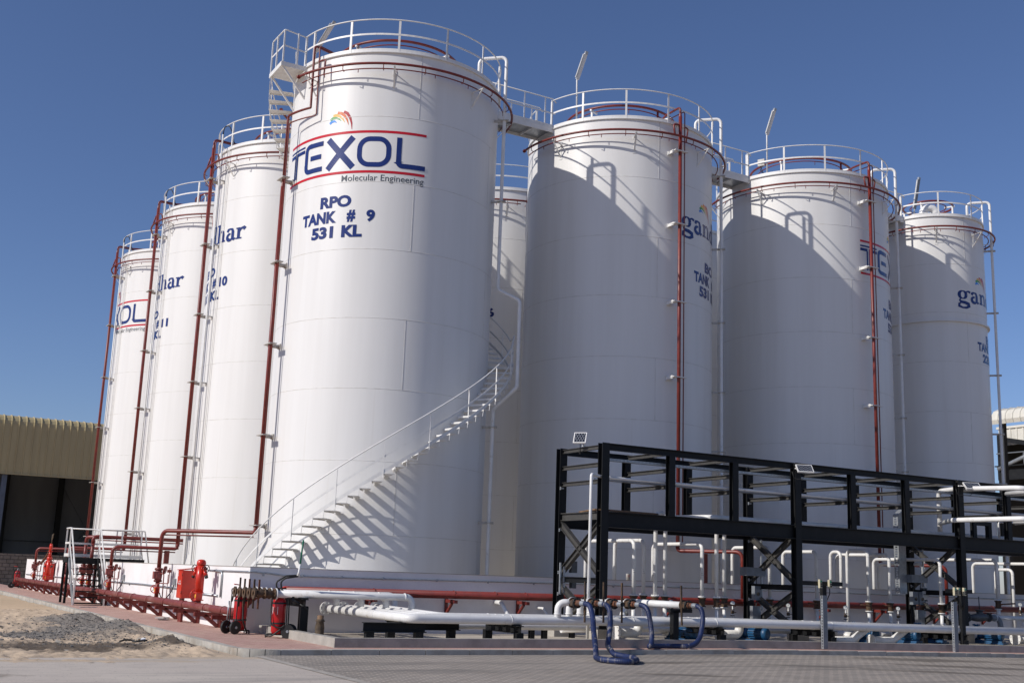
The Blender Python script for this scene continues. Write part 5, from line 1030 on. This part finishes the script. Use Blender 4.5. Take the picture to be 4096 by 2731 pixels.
# pressure gauges
for i, (x, z, lb) in enumerate(((5.77, 1.08, 'between the pipes behind the right-hand hose'), (7.9, 1.09, 'beside the rightmost straight pipe'), (9.95, 1.07, 'just left of the middle front rack column'), (12.2, 1.05, 'right of the left galvanised strut'), (14.4, 1.06, 'left of the right rack columns'), (20.1, 1.28, 'at the far right above the manifold'))):
    y = -7.0; t = thing('pressure_gauge', 'round white pressure gauge on a thin stem ' + lb, 'gauge', (x, y, .5), 'pressure gauges on the pump lines'); d = V((-.55, -.83, 0))
    MB().tube([V((x, y, z)) - d * .03, V((x, y, z)) + d * .02], .062, 18).build('case', 'galv', t); MB().disc(V((x, y, z)) + d * .02, d, .052, .004, 18).build('dial', 'dial', t); MB().bar(V((x, y, z)) + d * .026, V((x, y, z)) + d * .026 + V((.02, -.01, .03)), .006, .004).build('needle', 'rubber', t)
    s = MB(); s.cyl((x, y, .35), (x, y, z - .05), .014, 8); s.build('stem', 'pipe', t); s = MB(); s.box(x - .035, x + .035, y - .03, y + .03, z - .28, z - .2); s.disc((x, y, z - .34), (0, 0, 1), .06, .02); s.disc((x, y, z - .18), (0, 0, 1), .05, .02); s.box(x + .03, x + .12, y - .02, y + .0, z - .25, z - .23); s.build('needle_valve', 'rust', t)
# pumps
def pump(x, y, label, bx=True):
    t = thing('pump', label, 'pump', (x, y, .11), 'blue motor pumps on the pad'); d = V((.30, -.954, 0)); s = V((.954, .30, 0)); O = V((x, y, .36)); z = V((0, 0, 1))
    m_ = MB(); m_.tube([O - d * .22, O + d * .18], .15, 22); m_.lathe([(.155, .18), (.165, .2), (.16, .27), (.12, .31), (0, .315)], O, d, 22)
    for k in range(16): a = 2 * pi * k / 16; q = s * cos(a) + z * sin(a); m_.obox(O + q * .158 - d * .02, d, q, d.cross(q), .19, .012, .006)
    m_.obox(O + z * .17 - d * .05, d, s, z, .10, .08, .05); m_.build('motor', 'blue', t)
    c = MB(); c.tube([O - d * .24, O - d * .42], [.10, .13], 18); c.tube([O - d * .40, O - d * .56], .17, 20); c.tube([O - d * .48, O - d * .48 + z * .28], .06, 12); c.flange(O - d * .48 + z * .28, z, .11, .025, 16, 6); c.build('pump_casing', 'blue', t)
    MB().obox(O - d * .12 - z * .18, d, s, z, .45, .16, .03).obox(O - d * .12 - z * .225, d, s, z, .5, .2, .02).build('base_frame', 'blue', t)
    MB().tube([O + s * .16 + z * .05, O + s * .3 + z * .0, O + s * .34 - z * .2], .018, 6, fil=.08).build('cable', 'rubber', t)
    f = MB(); f.tube([O - d * .5 - s * .2, O - d * .5 - s * .75], .06, 12); f.flange(O - d * .5 - s * .22, s * -1, .12, .03, 18, 8); f.build('suction_pipe', 'pipe', t)
for i, (x, y) in enumerate(((5.35, -8.2), (7.6, -8.35), (11.9, -8.1), (13.25, -8.4), (14.75, -8.0), (17.0, -8.3))):
    pump(x, y, 'blue motor pump under the front pipes, ' + ['partly hidden behind the right-hand hose', 'left of the middle rack column, dusty end cover', 'behind the low elbows between the two struts', 'left of the right pipe support', 'in the shadow of the right pipe support', 'dark, right of the right strut'][i])
def suction(x, y, label, pts, r=.10):
    t = thing('suction_pipe', label, 'pipe', (x, y, .11), 'low white suction pipes under the front lines'); MB().tube(pts, r, 16, fil=.16).build('pipe', 'pipe', t); d = (V(pts[0]) - V(pts[1])).normalized(); MB().flange(V(pts[0]), d, r * 1.6, .03, 22, 8).build('flange', 'pipe', t)
suction(3.55, -8.6, 'fat white upright pipe with a side flange, left of the black hose post', [(2.9, -8.6, .36), (3.55, -8.6, .36), (3.55, -8.6, .68)], .115)
suction(6.7, -8.6, 'fat white upright pipe left of the dusty blue pump', [(6.1, -8.6, .34), (6.75, -8.6, .34), (6.75, -8.6, .66)], .115)
suction(10.6, -8.9, 'white elbow pipe dropping from the front line right of the left strut', [(9.5, -9.0, .24), (10.35, -9.0, .24), (10.95, -9.1, .62)], .10)
suction(12.0, -8.9, 'white elbow pipe dropping from the front line beside a blue pump', [(11.1, -9.0, .24), (11.9, -9.0, .24), (12.45, -9.1, .6)], .10)
suction(18.6, -8.8, 'fat white suction pipe with patches of sun at the lower right', [(17.4, -8.8, .30), (19.2, -8.8, .28), (19.6, -8.9, .5)], .12)
suction(11.0, -8.4, 'grey looking flanged pipe stub between the two low white elbows', [(11.05, -8.45, .30), (11.0, -8.1, .32), (10.9, -7.6, .34)], .11)
# push-button posts, galvanised struts
def station(x, y, z1, xs, label, x0, x1):
    t = thing('control_post', label, 'control post', (x, y, .11), 'black push-button posts'); MB().box(x - .07, x + .07, y - .05, y + .05, .112, z1 - .05).build('post', 'black', t); MB().box(x0, x1, y - .06, y - .02 - .032, z1 - .05, z1 + .06).build('crossbar', 'black', t)
    for xx in xs:
        b = MB().box(xx - .04, xx + .04, y - .13, y - .062, z1 - .11, z1 + .11).build('button_box', 'beige', t); g = MB(); g.disc((xx, y - .131, z1 + .055), (0, -1, 0), .024, .02, 12); g.build('start_button', 'green', b); g = MB(); g.disc((xx, y - .131, z1 - .005), (0, -1, 0), .022, .02, 12); g.disc((xx, y - .131, z1 - .06), (0, -1, 0), .022, .02, 12); g.build('stop_button', 'rubber', b)
        MB().tube([(xx, y - .09, z1 - .11), (xx - .01, y - .1, z1 - .25), (xx + (x - xx) * .9, y - .06, z1 - .5)], .014, 6, fil=.1).build('cable', 'rubber', t)
station(8.72, -9.62, 1.70, (8.52, 8.86), 'black T-shaped post with two push-button boxes, left of centre right', 7.95, 9.36)
station(14.05, -9.62, 1.63, (13.66, 13.82, 14.06), 'black T-shaped post with three push-button boxes, in front of the right rack column', 13.32, 14.45)
for x, y, z0, z1, lb in ((8.12, -10.22, .10, 1.41, 'left galvanised strut post standing on the red paving'), (12.95, -10.24, .02, 1.35, 'right galvanised strut post standing on the red paving')):
    t = thing('strut_post', lb, 'post', (x, y, z0), 'galvanised strut posts'); MB().box(x - .07, x + .07, y - .06, y - .055, z0, z1).build('face_plate', 'grey', t)
    s = MB(); n = int((z1 - z0) / .07); s.box(x - .075, x - .071, y - .06, y - .04, z0, z1).box(x - .075, x - .071, y - .01, y + .02, z0, z1).box(x + .071, x + .075, y - .06, y + .02, z0, z1)
    for i in range(n): s.box(x - .075, x - .071, y - .04, y - .01, z0 + i * .07, z0 + i * .07 + .035)
    s.build('perforated_side', 'galv', t)
# electrical hoods, isolators and trunking on the rack columns
for x, nb, lb in ((9.45, 1, 'grey electrical hood with one isolator on the middle rear rack column'), (16.22, 2, 'grey electrical hood with two isolators on the right rear rack column')):
    y = -6.45; t = thing('isolator_panel', lb, 'electrical panel', (x, y, 1), 'electrical panels on the rack columns'); xx = x - .25
    MB().box(xx - .36, xx + .36, y - .06, y + .22, 1.86, 2.10).build('hood', 'grey', t)
    for k in range(nb):
        bx = xx + (.12 if nb == 1 else -.15 + .3 * k); b = MB().box(bx - .12, bx + .12, y, y + .14, 1.18, 1.58).build('isolator', 'grey', t); g = MB(); g.disc((bx, y - .001, 1.36), (0, -1, 0), .05, .03, 14); g.bar((bx, y - .04, 1.31), (bx, y - .04, 1.41), .02, .02, (0, 1, 0)); g.build('rotary_switch', 'rubber', b); MB().tube([(bx, y + .07, 1.18), (bx - .03, y + .05, 1.02), (bx, y + .06, .8)], .014, 6, fil=.08).build('cable', 'rubber', t); MB().tube([(bx, y + .07, 1.58), (bx + .01, y + .07, 1.86)], .012, 6).build('cable', 'rubber', t)
    MB().box(xx - .1, xx + .2, y - .02, y + .1, .45, 1.02).build('trunking', 'galv', t); MB().box(xx + .3, xx + .34, y + .05, y + .1, .9, 2.9).build('channel', 'galv', t)
t = thing('isolator_panel', 'small dark switch boxes on the left rear rack column', 'electrical panel', (2.9, -6.1, 1.6), 'electrical panels on the rack columns'); MB().box(3.1, 3.28, -6.2, -6.08, 1.75, 2.05).box(3.12, 3.26, -6.2, -6.08, 1.35, 1.6).build('enclosure', 'dkgrey', t); MB().box(2.72, 2.76, -6.25, -6.2, 1.2, 2.0).box(2.84, 2.88, -6.25, -6.2, 1.2, 1.9).build('channel', 'galv', t)
t = thing('cable_ladder', 'galvanised perforated ladder dropping from the rack beside the right rear column', 'cable tray', (15.4, -6.2, 1.5)); b = MB(); b.box(15.30, 15.31, -6.3, -6.24, 1.5, 3.95).box(15.30, 15.31, -6.16, -6.1, 1.5, 3.95).box(15.31, 15.62, -6.3, -6.29, 1.5, 3.95)
for i in range(34): b.box(15.30, 15.31, -6.24, -6.16, 1.52 + i * .072, 1.555 + i * .072)
b.add([(15.30, -6.3, 3.95), (15.30, -6.1, 3.95), (15.55, -6.1, 4.13), (15.55, -6.3, 4.13), (15.31, -6.3, 3.94), (15.31, -6.1, 3.94), (15.56, -6.1, 4.12), (15.56, -6.3, 4.12)], [(0, 1, 2, 3), (7, 6, 5, 4), (0, 4, 5, 1), (2, 6, 7, 3), (1, 5, 6, 2), (0, 3, 7, 4)]); b.build('ladder', 'galv', t)
# solar flood lights
def solar(c, nrm, label, hx=.20, hy=.16, foot=None):
    c, n = V(c), V(nrm).normalized(); t = thing('solar_floodlight', label, 'solar light', c, 'solar flood lights on the rack'); u = V((0, 0, 1)).cross(n).normalized(); v = n.cross(u)
    MB().obox(c, u, v, n, hx, hy, .022).build('panel_frame', 'white', t)
    p = MB(); p.obox(c + n * .0235, u, v, n, hx - .025, hy - .025, .002); p.build('solar_panel', 'solar', t)
    f = V(foot); MB().tube([c - n * .03, (c - n * .09 + f) / 2 + V((0, 0, .03)), f], .014, 6).box(f.x - .05, f.x + .05, f.y - .02, f.y + .02, f.z - .02, f.z + .01).build('bracket', 'white', t)
    MB().tube([c - n * .03, c - n * .05 - V((0, 0, .25)), f - V((0.1, 0, .3)), f - V((.18, 0, .1))], .010, 6, fil=.1).build('cable', 'rubber', t)
solar((2.72, -7.05, 5.20), (-.62, -.60, .50), 'solar flood light on top of the left end of the rack', .17, .17, (2.95, -6.9, 5.03))
solar((9.46, -8.25, 4.84), (-.30, -.62, .72), 'solar flood light at the top of the middle front rack column', .23, .16, (9.38, -8.02, 4.86))
solar((16.45, -8.25, 4.84), (-.28, -.55, .78), 'solar flood light at the top of the right front rack column', .25, .17, (16.15, -8.02, 4.84))
# planks left on the rack
t = tag(MB().obox((3.05, -7.1, 3.335), (.3, .95, 0), (.95, -.3, 0), (0, 0, 1), .75, .10, .018).build('plank', 'wood'), 'short weathered plank on the left end of the rack deck', 'plank', 'planks on the rack deck')
t = tag(MB().obox((3.9, -7.75, 3.33), (.99, .12, 0), (-.12, .99, 0), (0, 0, 1), .85, .11, .018).build('plank', 'wood'), 'longer weathered plank on the rack deck right of the left column', 'plank', 'planks on the rack deck')
t = thing('paint_can', 'old paint can with a smeared label standing on the bund wall', 'can', (5.79, -5.0, 1.613)); MB().lathe([(0, 0), (.06, 0), (.06, .17), (.063, .175), (.05, .178)], (5.79, -5.0, 1.615), n=18).build('can_body', 'oldwhite', t); s = Sign(5.79, -5.0, .0605, -120, 1.615); s.stroke([(0, .02), (0, .08)], .09, .02); s.build('label', 'navy', t); s = Sign(5.79, -5.0, .0605, -100, 1.615); s.k = 1; s.stroke([(0, .08), (0, .15)], .07, .02); s.build('label', 'lred', t)
# loading lines leaving the rack towards the road at the right
t = thing('loading_pipe', 'upper white pipe with peeling paint looping out of the rack at the right', 'pipe', (16.6, -7, 3.4), 'white loading pipes at the right end of the rack')
MB().tube([(17.0, -6.5, 3.4), (17.0, -6.5, 4.80), (16.6, -7.6, 4.80), (16.0, -10.25, 4.66), (16.7, -10.35, 4.62), (17.6, -8.6, 4.66)], .075, 14, fil=.2).build('pipe', 'pipe', t)
t = thing('loading_pipe', 'lower white pipe with peeling paint looping out of the rack at the right', 'pipe', (16.6, -7, 3.7), 'white loading pipes at the right end of the rack')
MB().tube([(17.0, -6.5, 3.76), (16.0, -7.8, 3.78), (16.0, -10.3, 3.77), (16.8, -10.4, 3.75), (17.4, -9, 3.76)], .075, 14, fil=.2).build('pipe', 'pipe', t)
MB().tube([(18.45, -7.6, 3.35), (18.45, -7.6, 3.86), (19.6, -8.2, 3.86)], .035, 10, fil=.08).build('small_pipe', 'pipe', t)

# ================================================================ background: block wall, warehouses
t = tag(MB().box(-40, 2, 43.0, 43.2, -.2, 1.88).build('block_wall', 'block'), 'rough grey-brown concrete block wall behind the far end of the bund', 'wall')
for x in (-30, -22, -14, -6.2, -4.05): MB().box(x, x + .3, 42.95, 43.25, -.2, 1.87).build('pier', 'conc', None) if False else None
t = thing('warehouse', 'big open-fronted warehouse with tan ribbed cladding and a dark interior', 'warehouse', (-15, 60, 0))
rb = MB(); n = 150; x0, x1 = -48, 30; prof = []
for i in range(n):
    xa = x0 + (x1 - x0) * i / n; d = (x1 - x0) / n
    prof += [(xa, 0), (xa + d * .82, 0), (xa + d * .86, .06), (xa + d * .96, .06)]
ev = [(60.0, 7.75), (60.0, 11.35), (60.05, 11.62), (60.2, 11.85), (60.45, 12.0), (61.2, 12.12)]
nrm_ = [(-1, 0), (-1, .05), (-.95, .3), (-.75, .65), (-.4, .9), (-.1, 1)]
vs = [(px, ey + ny_ * po, ez + nz_ * po) for (ey, ez), (ny_, nz_) in zip(ev, nrm_) for px, po in prof]; k = len(prof)
rb.add(vs, [(j * k + i, j * k + i + 1, (j + 1) * k + i + 1, (j + 1) * k + i) for j in range(len(ev) - 1) for i in range(k - 1)]); rb.build('fascia', 'tan', t)
MB().box(-48, 30, 59.93, 60.05, 7.66, 7.75).build('eave_trim', 'tan', t)
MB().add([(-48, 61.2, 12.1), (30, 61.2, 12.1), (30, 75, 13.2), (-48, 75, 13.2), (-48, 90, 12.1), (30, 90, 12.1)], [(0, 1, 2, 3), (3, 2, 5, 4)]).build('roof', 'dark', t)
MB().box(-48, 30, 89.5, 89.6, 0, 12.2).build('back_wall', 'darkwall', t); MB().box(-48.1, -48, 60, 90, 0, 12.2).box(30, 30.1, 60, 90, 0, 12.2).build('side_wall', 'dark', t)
many(MB().ibeam((0, 0, 0), (0, 0, 11.5), .42, .36, .03, .03, (0, 1, 0)), 'front_column', 'shedgrey', t, [((x, 60.4, 0), 0) for x in (-35.5, -27.6, -19.7, -11.8, -3.9, 4.0, 11.9)])
many(MB().ibeam((0, 0, 0), (0, 0, 12), .5, .5, .04, .04, (0, 1, 0)), 'rear_column', 'dark', t, [((x, 88.9, 0), 0) for x in (-42, -35, -28, -21, -14, -7, -.6, 4.4, 9.4)])
b = MB()
for xa in (-14, -7, 4.4): b.tube([(xa, 89.2, .3), (xa + 5.6, 89.2, 9)], .03, 6).tube([(xa + 5.6, 89.2, .3), (xa, 89.2, 9)], .03, 6)
b.tube([(-48, 89.1, 3.3), (30, 89.1, 3.3)], .05, 6); b.build('wind_brace', 'grey', t)
t = thing('canopy_roof', 'cream curved canopy eave behind the small right-hand tank', 'canopy', (45, 0, 0))
cp = MB(); L = []; yy = 12.86; npt = 60
for i in range(npt):
    d = 30 / npt; ya = yy - d * i; L += [(ya, 0), (ya - d * .8, 0), (ya - d * .85, .05), (ya - d * .95, .05)]
ev = [(45.1, 11.5), (45.0, 11.75), (45.05, 12.05), (45.25, 12.3), (45.6, 12.45), (58, 13.6)]
nr = [(-1, -.1), (-1, .1), (-.9, .4), (-.6, .8), (-.3, .95), (-.1, 1)]
vs = [(ex + nx_ * po, py, ez + nz_ * po) for (ex, ez), (nx_, nz_) in zip(ev, nr) for py, po in L]; k = len(L)
cp.add(vs, [(j * k + i, j * k + i + 1, (j + 1) * k + i + 1, (j + 1) * k + i) for j in range(len(ev) - 1) for i in range(k - 1)]); cp.build('roof_sheet', 'cream', t)
cp = MB()
for y in (12.5, 3, -6, -15): cp.box(45.4, 45.7, y - .15, y + .15, 0, 11.6).box(57, 57.3, y - .15, y + .15, 0, 12.8)
cp.build('column', 'dark', t)
t = thing('open_shed', 'open black-framed shed with a cream upper wall at the right edge', 'shed', (52, 5, 0))
cl = MB(); L = []; npt = 70
for i in range(npt):
    d = 34 / npt; ya = 17.7 - d * i; L += [(ya, 0), (ya - d * .7, 0), (ya - d * .75, -.05), (ya - d * .95, -.05)]
k = len(L); cl.add([(52 + po, py, z) for z in (11.2, 12.3) for py, po in L], [(i, i + 1, k + i + 1, k + i) for i in range(k - 1)]); cl.build('cladding', 'cream', t)
MB().box(51.9, 52.3, -17, 17.8, 12.3, 12.45).build('ridge_trim', 'cream', t)
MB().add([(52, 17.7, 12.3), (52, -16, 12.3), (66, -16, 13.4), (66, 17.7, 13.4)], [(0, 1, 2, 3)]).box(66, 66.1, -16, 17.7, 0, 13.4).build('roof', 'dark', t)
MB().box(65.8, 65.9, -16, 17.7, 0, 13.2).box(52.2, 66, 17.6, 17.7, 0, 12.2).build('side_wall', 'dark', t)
f = MB(); f.box(51.6, 51.9, -16, 17.6, 8.9, 9.6).box(51.3, 51.6, -16, 17.6, 9.75, 9.82)
for y in (17.3, 12.6, 8.4, 2, -5, -12): f.box(51.5, 51.8, y - .18, y + .18, 0, 11.9)
f.bar((51.6, 17.3, 11.6), (51.6, 14.0, 10.9), .25, .3); f.build('frame', 'black', t)
MB().tube([(51.4, 17.4, 9.6), (51.4, 14.2, 10.7)], .14, 10).tube([(51.4, 9, 9.6), (51.4, 12.4, 10.7)], .14, 10).build('brace_pipe', 'grey', t)
h = MB(); h.tube([(51.3, 17.4, 10.6), (51.3, -16, 10.6)], .04, 6)
for y in (17, 15.4, 13.8, 12.2): h.cyl((51.3, y, 9.8), (51.3, y, 10.6), .03, 6)
h.build('guard_rail', 'grey', t)

# ================================================================ loose stones, gravel and litter on the sand
def pebble(mb, c, s, rnd):
    a = [V((rnd.gauss(0, 1), rnd.gauss(0, 1), rnd.gauss(0, .7))).normalized() * (s * rnd.uniform(.7, 1.2)) for _ in range(7)]
    a = [V((p.x, p.y, p.z * .7)) + V(c) for p in a]
    bm = bmesh.new(); vv = [bm.verts.new(p) for p in a]; r = bmesh.ops.convex_hull(bm, input=vv); bm.verts.index_update()
    vs = [v for v in bm.verts if v.link_faces]; ix = {v: i for i, v in enumerate(vs)}; mb.add([v.co.copy() for v in vs], [[ix[v] for v in f.verts] for f in bm.faces]); bm.free()
rn = random.Random(3)
def zs(x, y): return sandh(x, y) - .02
g = MB()
for _ in range(4200):
    cl_ = rn.choice(((-7.9, -.2, 1.2, 2.4), (-8.4, -3.8, 1.3, 2.2), (-9.8, -5.0, 1.2, 1.3), (-8.6, -7.4, 2.2, 1.6)))
    x, y = rn.gauss(cl_[0], cl_[2] * .6), rn.gauss(cl_[1], cl_[3] * .6)
    if -15.5 < x < -7.12 and -11.3 < y < 8.5: pebble(g, (x, y, zs(x, y) + .004), rn.uniform(.010, .028) * (1.9 if rn.random() < .08 else 1), rn)
o = g.build('gravel', pm('loose_gravel', (.17, .16, .15), (.11, .105, .10), 6, .9)); o['kind'] = 'stuff'
stone_m = pm('pale_stone', (.38, .34, .29), (.28, .25, .21), 5, .9)
for i in range(14):
    x, y = rn.uniform(-11, -7.2), rn.uniform(-9.5, 3); b = MB(); pebble(b, (0, 0, 0), rn.uniform(.045, .085), rn); place(tag(b.build('stone', stone_m), 'loose fist-sized stone lying on the sand beside the kerb', 'stone', 'loose stones on the sand'), (x, y, zs(x, y) + .02), rn.uniform(0, 6))
for x, y, lb in ((-8.0, -7.15, 'white crumpled scrap on the gravel near the dark stain'), (-8.35, 2.2, 'pale torn scrap beside the kerb, far part of the gravel')):
    b = MB(); pebble(b, (0, 0, .03), .09, rn); place(tag(b.build('litter', 'lwhite'), lb, 'litter'), (x, y, zs(x, y) + .01))
t = tag(MB().tube([(-8.5, -7.4, zs(-8.5, -7.4) + .03), (-8.35, -7.25, zs(-8.35, -7.25) + .07), (-8.15, -7.3, zs(-8.15, -7.3) + .03), (-8.3, -7.5, zs(-8.3, -7.5) + .03), (-8.0, -7.6, zs(-8, -7.6) + .03)], .018, 6, fil=.1).build('cable_scrap', 'rubber'), 'curled piece of black cable on the gravel', 'cable')
b = MB()
for (x, y, a, l) in ((-6.35, 7.8, 20, .35), (-5.9, -.2, 60, .2)): b.obox((x, y, .112), (cos(a), sin(a), 0), (-sin(a), cos(a), 0), (0, 0, 1), l, .02, .008)
p = MB(); p.obox((-5.75, .55, .13), (.4, .9, 0), (.9, -.4, 0), (0, 0, 1), .22, .12, .02).obox((-5.8, .5, .165), (.6, .8, 0), (.8, -.6, 0), (0, 0, 1), .20, .12, .014); tag(p.build('board_stack', 'oldwhite'), 'two pale flat boards stacked on the red paving under the fire main', 'boards')
tag(MB().obox((-6.3, 8.6, .112), (.95, .3, 0), (-.3, .95, 0), (0, 0, 1), .3, .04, .01).build('strip_scrap', 'galv'), 'thin metal strip lying on the red paving by the crossover stair', 'scrap')
